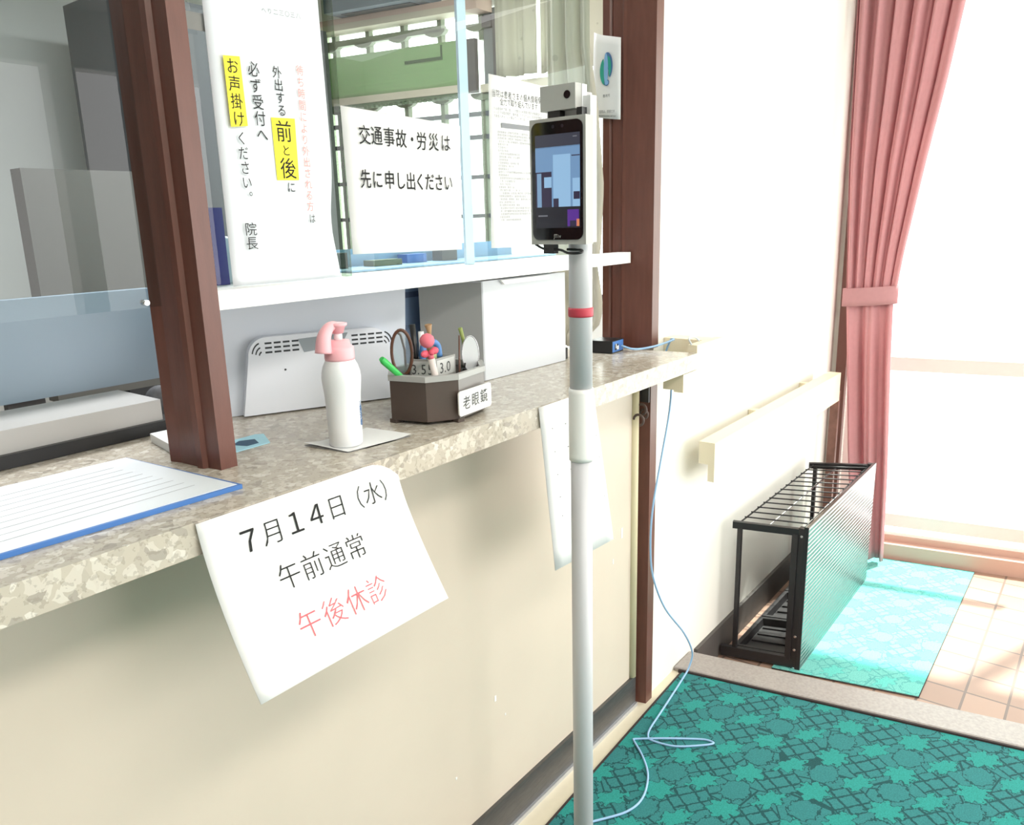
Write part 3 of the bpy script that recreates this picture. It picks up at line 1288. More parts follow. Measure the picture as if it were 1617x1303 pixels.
cx_, cy_ = sum(p[0] for p in IB) / 4, sum(p[1] for p in IB) / 4
b1 = [bm.verts.new((cx_ + (x - cx_) * .86, cy_ + (y - cy_) * .84, TOP + .103)) for x, y in IB]
b0 = [bm.verts.new((cx_ + (x - cx_) * .86, cy_ + (y - cy_) * .84, TOP + .06)) for x, y in IB]
bm.faces.new(a0[::-1])
bm.faces.new(b0)
for i in range(4):
    j = (i + 1) % 4
    bm.faces.new((a0[i], a0[j], a1[j], a1[i]))
    bm.faces.new((a1[i], a1[j], b1[j], b1[i]))
    bm.faces.new((b1[i], b1[j], b0[j], b0[i]))
ib = obj('inner_box', bm, mat('grey box plastic', (168, 168, 166), rough=.45), t)


def side_map(p0, p1, d):
    p0, p1 = Vector(p0), Vector(p1)
    nrm = Vector(((p1 - p0).y, -(p1 - p0).x)).normalized() * d
    L = (p1 - p0).length

    def f(u, v):
        q = p0 + (p1 - p0) * (u / L) + nrm
        return (q.x, q.y, v)
    return f


mA = side_map(IB[3], IB[0], .0006)
mB = side_map(IB[0], IB[1], .0006)
bm = B()
rect(bm, mA, .003, TOP + .070, .046, TOP + .0995)
flat('size_label', bm, mat('label white', (214, 216, 214), rough=.6), ib)
bm = B()
rect(bm, mB, .004, TOP + .070, .060, TOP + .0995)
lb = flat('size_label', bm, mat('label white', (214, 216, 214), rough=.6), ib)
bm = B()
mA2, mB2 = side_map(IB[3], IB[0], .001), side_map(IB[0], IB[1], .001)
for i, ch in enumerate('3.5'):
    put(bm, ch, mA2, .008 + i * .008 + .002 * (i == 2), TOP + .0855, .022, .026, 0, .0)
flat('lettering', bm, M_GREY_INK, lb)
bm = B()
put(bm, '5', mA2, .039, TOP + .0855, .024, .028, 0, .0)
flat('lettering', bm, M_GREY_INK, lb)
bm = B()
for i, ch in enumerate('3.0'):
    put(bm, ch, mB2, .018 + i * .011, TOP + .0855, .028, .028, 0, .0)
flat('lettering', bm, M_GREY_INK, lb)
# name card stuck on the front corner
bm = B()
CA, CB = Vector((.985, .040)), Vector((1.085, .050))


def cardm(d):
    dr = (CB - CA)
    nrm = Vector((dr.y, -dr.x)).normalized() * d

    def f(u, v):
        q = CA + dr.normalized() * u + nrm
        return (q.x, q.y, v)
    return f


W5 = (CB - CA).length
pts = []
for (a, b) in rrect(W5 / 2, TOP + .0345, W5, .044, .006):
    pts.append(cardm(0)(a, b))
extrude_poly(bm, pts, (.0004, -.004 * .99, 0)) if False else extrude_poly(bm, [(p[0], p[1] + .003, p[2]) for p in pts], (0, -.003, 0))
nc = obj('name_card', bm, M_WHITE, t)
bm = B()
for i, ch in enumerate('老眼鏡'):
    put(bm, ch, cardm(.0007), .022 + i * .027, TOP + .0345 + .001 * i, .024, .026, 0, .004)
flat('lettering', bm, M_GREY_INK, nc)

# things in the organizer


def lens_frame(name, label, c, ax, az, tilt, m, rr=.0022, mlens=M_LENS, fill=True, mirror=False):
    """an oval frame standing up; ax = half width along direction tilt, az half height"""
    t = thing(name, label, 'glasses' if not mirror else 'mirror', (c[0], c[1], c[2] - az))
    d = Vector((math.cos(tilt), math.sin(tilt), 0))
    bm = B()
    n = 28
    pts = [Vector(c) + d * ax * math.cos(2 * math.pi * i / n) + Vector((0, 0, 1)) * az * math.sin(2 * math.pi * i / n) for i in range(n + 1)]
    tube(bm, pts, rr, 8, cap=False)
    obj('frame', bm, m, t)
    bm = B()
    nr = Vector((-d.y, d.x, 0)) * .0012
    extrude_poly(bm, [p - nr / 2 for p in pts[:-1]], nr)
    obj('lens', bm, mlens, t)
    return t, d


M_TORT = mat('brown frame', (96, 62, 48), rough=.3)
g1, d1 = lens_frame('reading_glasses', 'brown round reading glasses standing at the left back of the organizer', (.9615, .150, TOP + .121), .018, .040, -.9, M_TORT, .0030)
bm = B()
tube(bm, [(.957, .156, TOP + .158), (.975, .165, TOP + .150), (.990, .172, TOP + .12), (.992, .174, TOP + .07)], .0022, 8)
obj('temple', bm, M_TORT, g1)
bm = B()
tube(bm, [(.9615, .150, TOP + .083), (.962, .150, TOP + .012)], .008, 10)
obj('temple', bm, M_BLACK, g1)
g2, d2 = lens_frame('reading_glasses', 'pale oval lensed reading glasses leaning at the right end of the organizer', (1.102, .112, TOP + .101), .0165, .034, -.55, mat('silver wire', (200, 200, 204), rough=.25, metal=.7), .0012, mat('frosted pale lens', (224, 228, 232), rough=.25))
for q in (((1.092, .117, TOP + .085), (1.086, .12, TOP + .05), (1.088, .121, TOP + .012)), ((1.095, .118, TOP + .072), (1.075, .112, TOP + .075), (1.072, .112, TOP + .05))):
    bm = B()
    tube(bm, spline(q), .0016, 8)
    obj('temple', bm, M_BLACK, g2)
bm = B()
tube(bm, [(1.0725, .112, TOP + .140), (1.0700, .113, TOP + .05), (1.0700, .114, TOP + .011)], [.0014, .0024, .0024], 8)
tag(obj('glasses_arm', bm, M_TORT), 'slim brown glasses arm standing upright in front of the size-numbered box', 'glasses')
bm = B()
tube(bm, [(1.094, .128, TOP + .150), (1.101, .127, TOP + .125), (1.104, .126, TOP + .012)], [.004, .0035, .003], 8)
tag(obj('plastic_stick', bm, mat('olive plastic', (150, 165, 90), rough=.4)), 'yellow-green stick behind the pale oval lens', 'stick')
# pink pen with a bow
pt, pb = Vector((.981, .108, TOP + .152)), Vector((1.006, .098, TOP + .012))
t = thing('pink_pen', 'white pen with a pink ball top and bow leaning in the organizer', 'pen', pb)
bm = B()
tube(bm, [pb, pb.lerp(pt, .70)], .0062, 14)
obj('barrel', bm, mat('white pen barrel', (232, 222, 218), rough=.4), t)
bm = B()
for a, b in ((.70, .78),):
    tube(bm, [pb.lerp(pt, a), pb.lerp(pt, b)], .0058, 12)
c = pb.lerp(pt, .93)
for i, (dx, dz, r) in enumerate(((0, 0, .0135),)):
    q = bmesh.ops.create_icosphere(bm, subdivisions=2, radius=r, matrix=Matrix.Translation((c.x + dx, c.y, c.z + dz)))
    for v in q['verts']:
        for f in v.link_faces:
            f.smooth = True
obj('ball_top', bm, mat('pink fluff', (232, 120, 136), rough=.8), t)
bm = B()
c = pb.lerp(pt, .78)
for sx in (-1, 1):
    q = bmesh.ops.create_icosphere(bm, subdivisions=2, radius=.0085, matrix=Matrix.Translation((c.x + sx * .009, c.y - sx * .003, c.z + .002 * sx)) @ Matrix.Diagonal((1.15, .6, .8, 1)))
bmesh.ops.create_icosphere(bm, subdivisions=2, radius=.0055, matrix=Matrix.Translation(c + Vector((0, -.004, 0))))
obj('bow', bm, mat('rose ribbon', (220, 90, 110), rough=.6), t)
# green stick
bm = B()
tube(bm, [(.8985, .135, TOP + .121), (.903, .135, TOP + .116), (.950, .134, TOP + .0745), (.985, .133, TOP + .040)], [.0045, .0062, .0050, .0042], 12)
tag(obj('green_pen', bm, mat('bright green plastic', (60, 190, 90), rough=.35)), 'bright green pen sticking out of the left end of the organizer', 'pen')
# blue clip and bits in the inner box
t = thing('blue_clip', 'blue folded clip inside the size-numbered box of the organizer', 'clip', (1.035, .146, TOP + .0605))
bm = B()
tube(bm, spline([(1.012, .148, TOP + .062), (1.013, .148, TOP + .122), (1.034, .147, TOP + .130), (1.050, .147, TOP + .122), (1.054, .147, TOP + .100)], 5), .0062, 10)
obj('loop', bm, mat('clip blue', (92, 140, 200), rough=.5), t)
bm = B()
box(bm, (1.018, .140, TOP + .062), (1.040, .152, TOP + .112))
obj('tab', bm, mat('pale green tab', (178, 190, 140), rough=.5), t)
bm = B()
tube(bm, [(1.020, .158, TOP + .0615), (1.022, .160, TOP + .150)], [.004, .0055], 10)
tag(obj('white_pen', bm, M_BOTTLE), 'white capped pen standing behind the pink pen', 'pen')
bm = B()
tube(bm, [(1.036, .160, TOP + .0615), (1.048, .164, TOP + .145), (1.046, .164, TOP + .160)], [.004, .004, .007], 10)
tag(obj('wooden_pen', bm, mat('tan wood', (176, 140, 104), rough=.6)), 'tan wooden pen leaning at the back of the organizer', 'pen')
bm = B()
tube(bm, [(1.008, .160, TOP + .0615), (1.004, .163, TOP + .165)], [.004, .0055], 10)
tag(obj('black_pen', bm, M_BLACK), 'black pen standing just right of the brown reading glasses', 'pen')

# ------------------------------------------------------------------ clipboard, leaflet, notepad
CL = [(.565, .061), (.539, .326), (.20, .345), (.23, .078)]
t = thing('clear_file', 'blue-edged file with a white sheet on the near end of the counter', 'file', (.38, .2, TOP))
bm = B()
prism(bm, CL[::-1], TOP + .0003, TOP + .0065)
obj('cover', bm, M_BLUE, t)
bm = B()
cc = Vector((.385, .2025))
prism(bm, [tuple(Vector(p) + (cc - Vector(p)) * k) for p, k in zip(CL, (.030, .012, .02, .03))][::-1], TOP + .0066, TOP + .0072)
pp = obj('sheet', bm, M_PAPER2, t)
bm = B()
for i in range(9):
    y = .11 + i * .022
    bm.faces.new([bm.verts.new((x, yy, TOP + .0074)) for x, yy in ((.25, y + .004), (.525 - .003 * i, y), (.525 - .003 * i, y + .001), (.25, y + .005))])
flat('ruled_line', bm, M_LIGHT_INK, pp)
bm = B()
prism(bm, [(.598, .296), (.70, .292), (.715, .395), (.618, .402)], TOP + .0004, TOP + .015)
bev(bm, .001, 1)
tag(obj('notepad', bm, M_PAPER), 'thick white notepad lying behind the left brown post', 'notepad')
t = thing('blue_leaflet', 'pale blue leaflet lying right of the foot of the left brown post', 'leaflet', (.70, .25, TOP))
bm = B()
prism(bm, [(.640, .222), (.725, .224), (.752, .280), (.742, .289), (.652, .288)], TOP + .0004, TOP + .0016)
lf = obj('sheet', bm, M_CYAN, t)
bm = B()
prism(bm, [(.690, .236), (.712, .236), (.722, .262), (.700, .274), (.680, .262)], TOP + .0017, TOP + .0020)
obj('print', bm, mat('navy print', (54, 90, 120), rough=.6), lf)

# ------------------------------------------------------------------ machine with vents under the shelf
ma, mb = Vector((.780, .4336)), Vector((1.104, .2886))
md = (mb - ma).normalized()
mn = Vector((-md.y, md.x))          # away from the viewer


def mp(s, z, d=0.0):
    q = ma + md * s - mn * d
    return (q.x, q.y, z)


LM = (mb - ma).length
t = thing('office_machine', 'pale grey machine housing with vent slots under the shelf, behind the pump bottle', 'machine', (mp(LM / 2, TOP)[0], mp(LM / 2, TOP)[1], TOP))
bm = B()
q = [mp(0, 0, -.01), mp(LM, 0, -.01), mp(LM, 0, -.16), mp(0, 0, -.16)]
q2 = [mp(.004, 0, -.012), mp(LM + .012, 0, -.012), mp(LM + .012, 0, -.16), mp(.004, 0, -.16)]
hexa(bm, [(p[0], p[1], TOP + .001) for p in q] + [(p[0], p[1], TOP + .217) for p in q2])
bev(bm, .006, 2)
cs = obj('casing', bm, M_BLGREY, t)
pts = []
R_ = .035
x0, x1, zt, zb = .030, .318, TOP + .147, TOP + .003
for k in range(9):
    a = math.pi - k / 8 * math.pi / 2
    pts.append((x0 + .018 + R_ + R_ * math.cos(a), zt - R_ + R_ * math.sin(a)))
for k in range(9):
    a = math.pi / 2 - k / 8 * math.pi / 2
    pts.append((x1 - R_ + R_ * math.cos(a), zt - R_ + R_ * math.sin(a)))
pts += [(x1 + .008, zb), (x0, zb)]
bm = B()
extrude_poly(bm, [mp(s, z, .012) for s, z in pts], (mn.x * .024, mn.y * .024, 0))
bev(bm, .003, 2)
bp = obj('back_panel', bm, mat('pale panel plastic', (226, 231, 240), rough=.45), t)
for base, n, ox, sg in ((.079, 4, .074, -1), (.243, 4, .306, 1)):
    bm = B()
    for c in range(n):
        for r in range(3):
            s = base + c * .0165
            z = TOP + .1335 - r * .0085
            extrude_poly(bm, [mp(s, z, .0124), mp(s + .0125, z, .0124), mp(s + .0125, z + .0034, .0124), mp(s, z + .0034, .0124)], (mn.x * .004, mn.y * .004, 0))
    for r in range(3):
        rad_ = .0255 - r * .0085
        pr = [(ox + sg * (rad_ + w) * math.cos(a) * .75, TOP + .1115 + (rad_ + w) * math.sin(a)) for w, rng in ((.0016, range(6)), (-.0012, range(5, -1, -1))) for a in [.25 + i * .21 for i in rng]]
        extrude_poly(bm, [mp(s, z, .0124) for s, z in pr], (mn.x * .004, mn.y * .004, 0))
    obj('vent_slots', bm, M_SLOT, bp)
bm = B()
extrude_poly(bm, [mp(s, z, .0126) for s, z in ((.150, TOP + .112), (.222, TOP + .118), (.236, TOP + .142), (.140, TOP + .138))], (mn.x * .004, mn.y * .004, 0))
obj('handle_recess', bm, mat('recess grey', (150, 160, 168), rough=.5), bp)
bm = B()
p = mp(.112, TOP + .083, .0125)
tube(bm, [p, (p[0] - mn.x * .001, p[1] - mn.y * .001, p[2])], .002, 8)
obj('screw', bm, M_SLOT, bp)

# grey box right of it
t = thing('grey_box', 'large grey equipment box under the shelf, behind the desk organizer', 'box', (1.42, .30, TOP))
q = [(1.300, .242), (1.602, .234), (1.52, .40), (1.189, .326)]
bm = B()
prism(bm, q, TOP + .001, TOP + .218)
bx = obj('body', bm, M_LTGREY, t)
bm = B()
sd = Vector((q[0][0] - q[3][0], q[0][1] - q[3][1])).normalized()
sn_ = Vector((sd.y, -sd.x))
extrude_poly(bm, [(q[3][0], q[3][1], TOP + .002), (q[0][0] - sd.x * .004, q[0][1] - sd.y * .004, TOP + .002), (q[0][0] - sd.x * .004, q[0][1] - sd.y * .004, TOP + .217), (q[3][0], q[3][1], TOP + .217)], (sn_.x * .002, sn_.y * .002, 0))
o = obj('side_panel', bm, M_MIDGREY, bx)
o['label'] = 'darker grey side panel'
bm = B()
extrude_poly(bm, [(1.365, .239, TOP + .207), (1.53, .2345, TOP + .207), (1.53, .2345, TOP + .217), (1.352, .2395, TOP + .217)], (0, -.006, 0))
obj('handle', bm, M_WHITE, bx)
bm = B()
box(bm, (1.612, .248, TOP), (1.632, .268, TOP + .028))
tag(obj('black_adapter', bm, M_BLACK), 'small black adapter at the right foot of the large grey box', 'adapter')
t = thing('blue_poster', 'small blue leaflet standing between the vented machine and the grey box', 'leaflet', (1.16, .36, TOP))
bm = B()
extrude_poly(bm, [(1.108, .352, TOP + .001), (1.275, .352, TOP + .001), (1.270, .352, TOP + .22), (1.116, .352, TOP + .22)], (.0, .004, 0))
bp_ = obj('sheet', bm, mat('slate blue print', (98, 118, 146), rough=.5), t)
bm = B()
for i in range(8):
    put(bm, random.choice('健康保険診療案内'), FRONT(.3515), 1.128 + i * .0085, TOP + .128, .008, .011, 0, 0, 1)
rect(bm, FRONT(.3515), 1.130, TOP + .190, 1.215, TOP + .202)
flat('lettering', bm, mat('dark blue print', (60, 74, 100), rough=.6), bp_)

# ------------------------------------------------------------------ network box and cable
t = thing('network_box', 'small black network box with blue face at the foot of the right brown post', 'network box', (1.76, .21, TOP))
bm = B()
prism(bm, [(1.741, .183), (1.806, .187), (1.796, .248), (1.728, .246)], TOP + .001, TOP + .033)
bev(bm, .001, 1)
nb = obj('case', bm, M_BLACK, t)
bm = B()
f6 = lambda d: (lambda u, v: (1.741 + (1.806 - 1.741) * u, .183 + .004 * u - d, v))
rect(bm, f6(.0006), .03, TOP + .003, .97, TOP + .031)
fp = flat('face_plate', bm, M_BLUE, nb)
bm = B()
rect(bm, f6(.001), .22, TOP + .008, .52, TOP + .023)
flat('port', bm, M_BLACK, fp)
bm = B()
rect(bm, f6(.0013), .40, TOP + .008, .56, TOP + .018)
rect(bm, f6(.0013), .30, TOP + .012, .36, TOP + .024)
flat('jack', bm, M_BOTTLE, fp)
bm = B()
cab = [(1.784, .180, TOP + .016), (1.795, .155, TOP + .008), (1.82, .140, TOP + .006), (1.850, .118, TOP + .010), (1.893, .108, TOP + .014), (1.925, .100, TOP + .019), (1.940, .118, TOP + .012), (1.938, .138, 1.03),
       (1.915, .126, 1.000), (1.893, .090, .985), (1.879, .085, .908), (1.839, .085, .793), (1.794, .085, .662), (1.783, .085, .556), (1.801, .085, .455), (1.878, .085, .325), (2.010, .085, .184), (2.078, .087, .085), (2.074, .095, .030), (2.035, .096, .012),
       (1.932, .084, .0088), (1.826, .071, .0086), (1.755, .062, .0086), (1.722, .050, .0086), (1.713, .030, .0086), (1.728, -.030, .0086), (1.775, -.088, .0086), (1.801, -.109, .0086), (1.803, -.090, .0086), (1.790, -.064, .0088), (1.738, .006, .012), (1.693, .072, .0088), (1.686, .076, .0086),
       (1.680, .070, .0086), (1.639, .022, .0086), (1.581, -.025, .0086), (1.502, -.053, .0086), (1.437, -.045, .0086), (1.365, .001, .0086), (1.31, .04, .0086)]
tube(bm, spline(cab, 6), .0029, 8)
cb = obj('network_cable', bm, M_CABLE)
tag(cb, 'light blue network cable hanging down the wall and looped on the teal carpet', 'cable')
bm = B()
tube(bm, spline([(1.862, .018, 1.098), (1.872, .03, 1.108), (1.894, .038, 1.112), (1.915, .032, 1.108), (1.918, .022, 1.0985)], 6), .0022, 8)
tag(obj('wire_loop', bm, mat('pale grey wire', (206, 214, 220), rough=.5)), 'short pale wire loop lying on top of the upper handrail', 'cable')

# ------------------------------------------------------------------ handrails
t = thing('handrail', 'short cream handrail board on the wall at counter height, just past the stone top', 'handrail', (1.95, .09, .985))
bm = B()
extrude_poly(bm, [(1.79, .004, 1.032), (1.79, .004, .985), (2.035, .004, .985), (2.035, .004, 1.096), (1.866, .004, 1.096), (1.866, .004, 1.032)], (0, .026, 0))
bev(bm, .002, 1)
obj('rail', bm, M_RAIL, t)
bm = B()
box(bm, (1.79, .030, .990), (1.86, .060, 1.032))
obj('bracket', bm, M_RAIL, t)
bm = B()
box(bm, (1.965, .030, 1.02), (2.03, .149, 1.094))
obj('bracket', bm, M_RAIL, t)
t = thing('handrail', 'long cream handrail board on the white wall above the umbrella rack', 'handrail', (2.75, .1, .65))
bm = B()
box(bm, (2.105, .048, .648), (3.375, .068, .768))
box(bm, (2.105, .068, .700), (3.375, .098, .768))
bev(bm, .003, 2)
obj('rail', bm, M_RAIL, t)
for x in (2.62, 3.16):
    bm = B()
    box(bm, (x, .098, .705), (x + .03, .149, .752))
    obj('bracket', bm, M_RAIL, t)

# ------------------------------------------------------------------ step, mats
bm = B()
prism(bm, [(sk(2.075, .1485), .1485), (sk(2.075, -3.37), -3.37), (sk(2.192, -3.37), -3.37), (sk(2.192, .1485), .1485)], .0, .014)
bmesh.ops.recalc_face_normals(bm, faces=bm.faces)
bev(bm, .003, 1)
th = tag(obj('stone_step_edge', bm, M_STONE), 'grey stone strip along the edge of the step down to the entrance', 'step')
bm = B()
prism(bm, [(sk(2.068, .13), .13), (sk(2.068, -3.3), -3.3), (sk(2.0765, -3.3), -3.3), (sk(2.0765, .13), .13)], .0, .011)
obj('rubber_lip', bm, M_RUBBER, th)
bm = B()
prism(bm, [(sk(2.10, .149), .149), (sk(2.10, -3.37), -3.37), (sk(2.18, -3.37), -3.37), (sk(2.18, .149), .149)], -.11, 0)
obj('riser', bm, M_STONE, th)

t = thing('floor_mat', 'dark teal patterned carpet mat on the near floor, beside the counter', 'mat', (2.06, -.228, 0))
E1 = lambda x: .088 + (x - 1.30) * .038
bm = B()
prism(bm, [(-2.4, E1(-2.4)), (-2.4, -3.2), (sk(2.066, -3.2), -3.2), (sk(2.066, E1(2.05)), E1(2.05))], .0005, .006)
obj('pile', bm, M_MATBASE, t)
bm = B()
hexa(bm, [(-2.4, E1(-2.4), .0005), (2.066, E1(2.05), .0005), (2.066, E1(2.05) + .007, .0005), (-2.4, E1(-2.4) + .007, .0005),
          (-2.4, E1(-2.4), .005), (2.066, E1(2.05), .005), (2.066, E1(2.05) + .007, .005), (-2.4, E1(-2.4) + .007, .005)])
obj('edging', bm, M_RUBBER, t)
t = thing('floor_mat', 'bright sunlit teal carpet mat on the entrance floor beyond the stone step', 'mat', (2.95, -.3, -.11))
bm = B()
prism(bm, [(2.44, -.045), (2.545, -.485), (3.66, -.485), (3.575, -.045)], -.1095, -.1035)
obj('pile', bm, M_MAT_SUNWASHED, t)
bm = B()
for a, b in (((2.545, -.485), (3.66, -.485)), ((2.44, -.045), (2.545, -.485))):
    tube(bm, [(a[0], a[1], -.1075), (b[0], b[1], -.1075)], .0022, 6)
obj('edging', bm, M_RUBBER, t)

# ------------------------------------------------------------------ umbrella rack
RN = [Vector((2.425, .105)), Vector((2.485, -.118))]      # near end: back, front
RF = [Vector((3.215, .100)), Vector((3.325, -.120))]      # far end
ZB, ZT = -.1095, .408


def rk(s, w, z):
    a = RN[0].lerp(RN[1], w)
    b = RF[0].lerp(RF[1], w)
    q = a.lerp(b, s)
    return Vector((q.x, q.y, z))


t = thing('umbrella_rack', 'black umbrella rack with a ribbed metal front panel on the entrance floor by the wall', 'umbrella rack', rk(.5, .5, -.11))


def bar(bm, a, b, w=.012, h=.02):
    """square bar"""
    a, b = Vector(a), Vector(b)
    d = (b - a).normalized()
    up = Vector((0, 0, 1)) if abs(d.z) < .9 else Vector((1, 0, 0))
    s = d.cross(up).normalized()
    u = s.cross(d)
    hexa(bm, [a - s * w / 2 - u * h / 2, a + s * w / 2 - u * h / 2, a + s * w / 2 + u * h / 2, a - s * w / 2 + u * h / 2,
              b - s * w / 2 - u * h / 2, b + s * w / 2 - u * h / 2, b + s * w / 2 + u * h / 2, b - s * w / 2 + u * h / 2])


for s in (0, 1):
    bm = B()
    bar(bm, rk(s, -.02, ZT - .012), rk(s, .98, ZT - .012), .016, .024)
    obj('top_bar', bm, M_DARKMETAL, t)
    bm = B()
    bar(bm, rk(s, -.12, ZB + .028), rk(s, .98, ZB + .028), .018, .036)
    obj('foot_bar', bm, M_DARKMETAL, t)
    for w in (.085, .86):
        bm = B()
        bar(bm, rk(s, w, ZB + .04), rk(s, w, ZT - .02), .014 if w < .5 else .02, .014 if w < .5 else .02)
        obj('leg', bm, M_DARKMETAL, t)
    bm = B()
    bar(bm, rk(s, .955, ZB + .001), rk(s, .955, ZT + .004), .022, .022)
    lg = obj('leg', bm, M_DARKMETAL, t)
    for z in (.385, .02, -.03, -.10):
        bm = B()
        p = rk(s, .955, z)
        tube(bm, [p + Vector((-.011, 0, 0)), p + Vector((-.0145, 0, 0))], .0045, 8)
        obj('screw', bm, M_CHROME, lg)
bm = B()
hexa(bm, [rk(-.012, .995, ZB), rk(1.0, .995, ZB), rk(1.0, 1.04, ZB), rk(-.012, 1.04, ZB), rk(-.012, .995, ZT + .008), rk(1.0, .995, ZT + .008), rk(1.0, 1.04, ZT + .008), rk(-.012, 1.04, ZT + .008)])
pn = obj('front_panel', bm, M_RIB, t)
bm = B()
hexa(bm, [rk(-.016, .985, ZB), rk(-.012, .985, ZB), rk(-.012, 1.045, ZB), rk(-.016, 1.045, ZB), rk(-.016, .985, ZT + .01), rk(-.012, .985, ZT + .01), rk(-.012, 1.045, ZT + .01), rk(-.016, 1.045, ZT + .01)])
obj('panel_edge', bm, M_DARKMETAL, pn)
for w in (.06, .46, .92):
    bm = B()
    tube(bm, [rk(.02, w, ZT - .008), rk(.985, w, ZT - .008)], .0028, 6)
    o = obj('long_rod', bm, M_DARKMETAL if w < .3 else M_CHROME, t)
for i in range(13):
    s = .075 + i * .0725
    bm = B()
    tube(bm, [rk(s, .05, ZT - .003), rk(s, .93, ZT - .003)], .0026, 6)
    obj('cross_rod', bm, M_DARKMETAL, t)
for s0, s1_ in ((.02, .335), (.345, .66), (.67, .985)):
    bm = B()
    a, b, c, d = rk(s0, .05, 0), rk(s1_, .05, 0), rk(s1_, .92, 0), rk(s0, .92, 0)
    mid = (a + b + c + d) / 4
    zb, zt = ZB + .014, ZB + .045
    lo = [bm.verts.new((p.x, p.y, zb)) for p in (a, b, c, d)]
    hi = [bm.verts.new((p.x, p.y, zt)) for p in (a, b, c, d)]
    hin = [bm.verts.new((mid.x + (p.x - mid.x) * .90, mid.y + (p.y - mid.y) * .86, zt)) for p in (a, b, c, d)]
    lin_ = [bm.verts.new((mid.x + (p.x - mid.x) * .84, mid.y + (p.y - mid.y) * .8, zb + .006)) for p in (a, b, c, d)]
    bm.faces.new(lo[::-1])
    bm.faces.new(lin_)
    for i in range(4):
        j = (i + 1) % 4
        bm.faces.new((lo[i], lo[j], hi[j], hi[i]))
        bm.faces.new((hi[i], hi[j], hin[j], hin[i]))
        bm.faces.new((hin[i], hin[j], lin_[j], lin_[i]))
    tr = obj('drip_tray', bm, mat('black tray plastic', (44, 42, 44), rough=.45), t)
    bm = B()
    for k in range(4):
        s = s0 + (s1_ - s0) * (.18 + k * .21)
        p, q_ = rk(s, .16, zb + .009), rk(s, .82, zb + .009)
        bar(bm, p, q_, .006, .005)
    obj('rib', bm, MATS['black tray plastic'], tr)

# ------------------------------------------------------------------ curtains


def curtain_fn(x0, yl, yr, nf, amp, zt, zb, phase=0.0, xs=None):
    def f(u, v):
        z = zt + (zb - zt) * v
        a, b = yl(z), yr(z)
        A = amp(z)
        y = a + (b - a) * (u + .012 * math.sin(2 * math.pi * nf * u * 1.0 + 1.3))
        x = x0 - .2 * y + A * math.sin(2 * math.pi * nf * u + phase + .6 * math.sin(5 * u)) + .35 * A * math.sin(2 * math.pi * nf * 2.3 * u + 1.0)
        return (x, y, z)
    return f


def pw(*kn):
    """smooth piecewise interpolation over z"""
    kn = sorted(kn)

    def f(z):
        if z <= kn[0][0]:
            return kn[0][1]
        for (z0, a), (z1, b) in zip(kn, kn[1:]):
            if z <= z1:
                k = (z - z0) / (z1 - z0)
                return a + (b - a) * k
        return kn[-1][1]
    return f


t = thing('rose_curtain', 'dusty rose floor-length curtain tied back beside the bright entrance door', 'curtain', (3.50, -.0, -.08))
TZ = 1.065
bm = B()
grid_sheet(bm, curtain_fn(3.50, pw((TZ, .083), (1.6, .112), (2.3, .128)), pw((TZ, -.100), (1.25, -.118), (1.6, -.165), (1.9, -.21), (2.3, -.26)), 6, pw((TZ, .010), (1.3, .016), (2.3, .024)), 2.34, TZ, .4), 150, 30)
obj('upper_cloth', bm, M_CURTAIN, t, solid=.002)
bm = B()
grid_sheet(bm, curtain_fn(3.50, pw((-.08, -.015), (.4, .035), (.8, .066), (TZ, .083)), pw((-.08, -.150), (.3, -.138), (.8, -.112), (TZ, -.100)), 2.6, pw((-.08, .020), (.8, .022), (TZ, .010)), TZ, -.085, 2.0), 120, 24)
obj('lower_cloth', bm, M_CURTAIN, t, solid=.002)
bm = B()


def tie(u, v):
    th_ = 2 * math.pi * u
    y = -.010 + .104 * math.cos(th_)
    x = 3.50 - .2 * y + .032 * math.sin(th_)
    return (x, y, TZ + .012 - .02 * math.cos(th_) * .4 + (v - .5) * .075)


grid_sheet(bm, tie, 40, 3)
obj('tieback', bm, M_CURTAIN, t, solid=.002)
bm = B()
hexa(bm, [(3.455, .112, .60), (3.475, .108, .60), (3.488, .060, .585), (3.468, .062, .585), (3.455, .108, .655), (3.475, .106, .655), (3.488, .060, .64), (3.468, .062, .64)])
bm.free()
bm = B()
box(bm, (3.43, .064, -.109), (3.452, .098, .675))
tag(obj('wooden_plank', bm, mat('brown stained plank', (122, 84, 74), rough=.6, noise=.2, nscale=25)), 'narrow brown wooden plank leaning upright between the handrail end and the rose curtain', 'plank')

# cream curtain gathered just inside the right post
bm = B()
grid_sheet(bm, curtain_fn(1.853, pw((TOP, .40), (2.2, .40)), pw((1.08, .292), (1.115, .288), (1.15, .252), (1.21, .250), (1.30, .264), (1.34, .255), (1.50, .247), (1.69, .262), (1.85, .285), (2.3, .285)), 3, pw((1.08, .008), (2.3, .008)), 2.3, TOP + .004), 60, 40)
tag(obj('cream_curtain', bm, M_CREAMC, solid=.002), 'cream curtain gathered straight down behind the right brown post', 'curtain')
# short dotted curtains at the office window
for lab, a, b in (('cream dotted curtain panel next to the dark strip, high in the office window', 1.50, 1.73), ('cream dotted curtain panel nearest the right brown post, high in the office window', 1.16, 1.495)):
    bm = B()
    grid_sheet(bm, curtain_fn(3.555, lambda z, b=b: b, lambda z, a=a: a, 2, lambda z: .018, 2.62, 2.10, .8), 60, 4)
    o = obj('cream_curtain', bm, M_CREAMC, solid=.002)
    tag(o, lab, 'curtain')

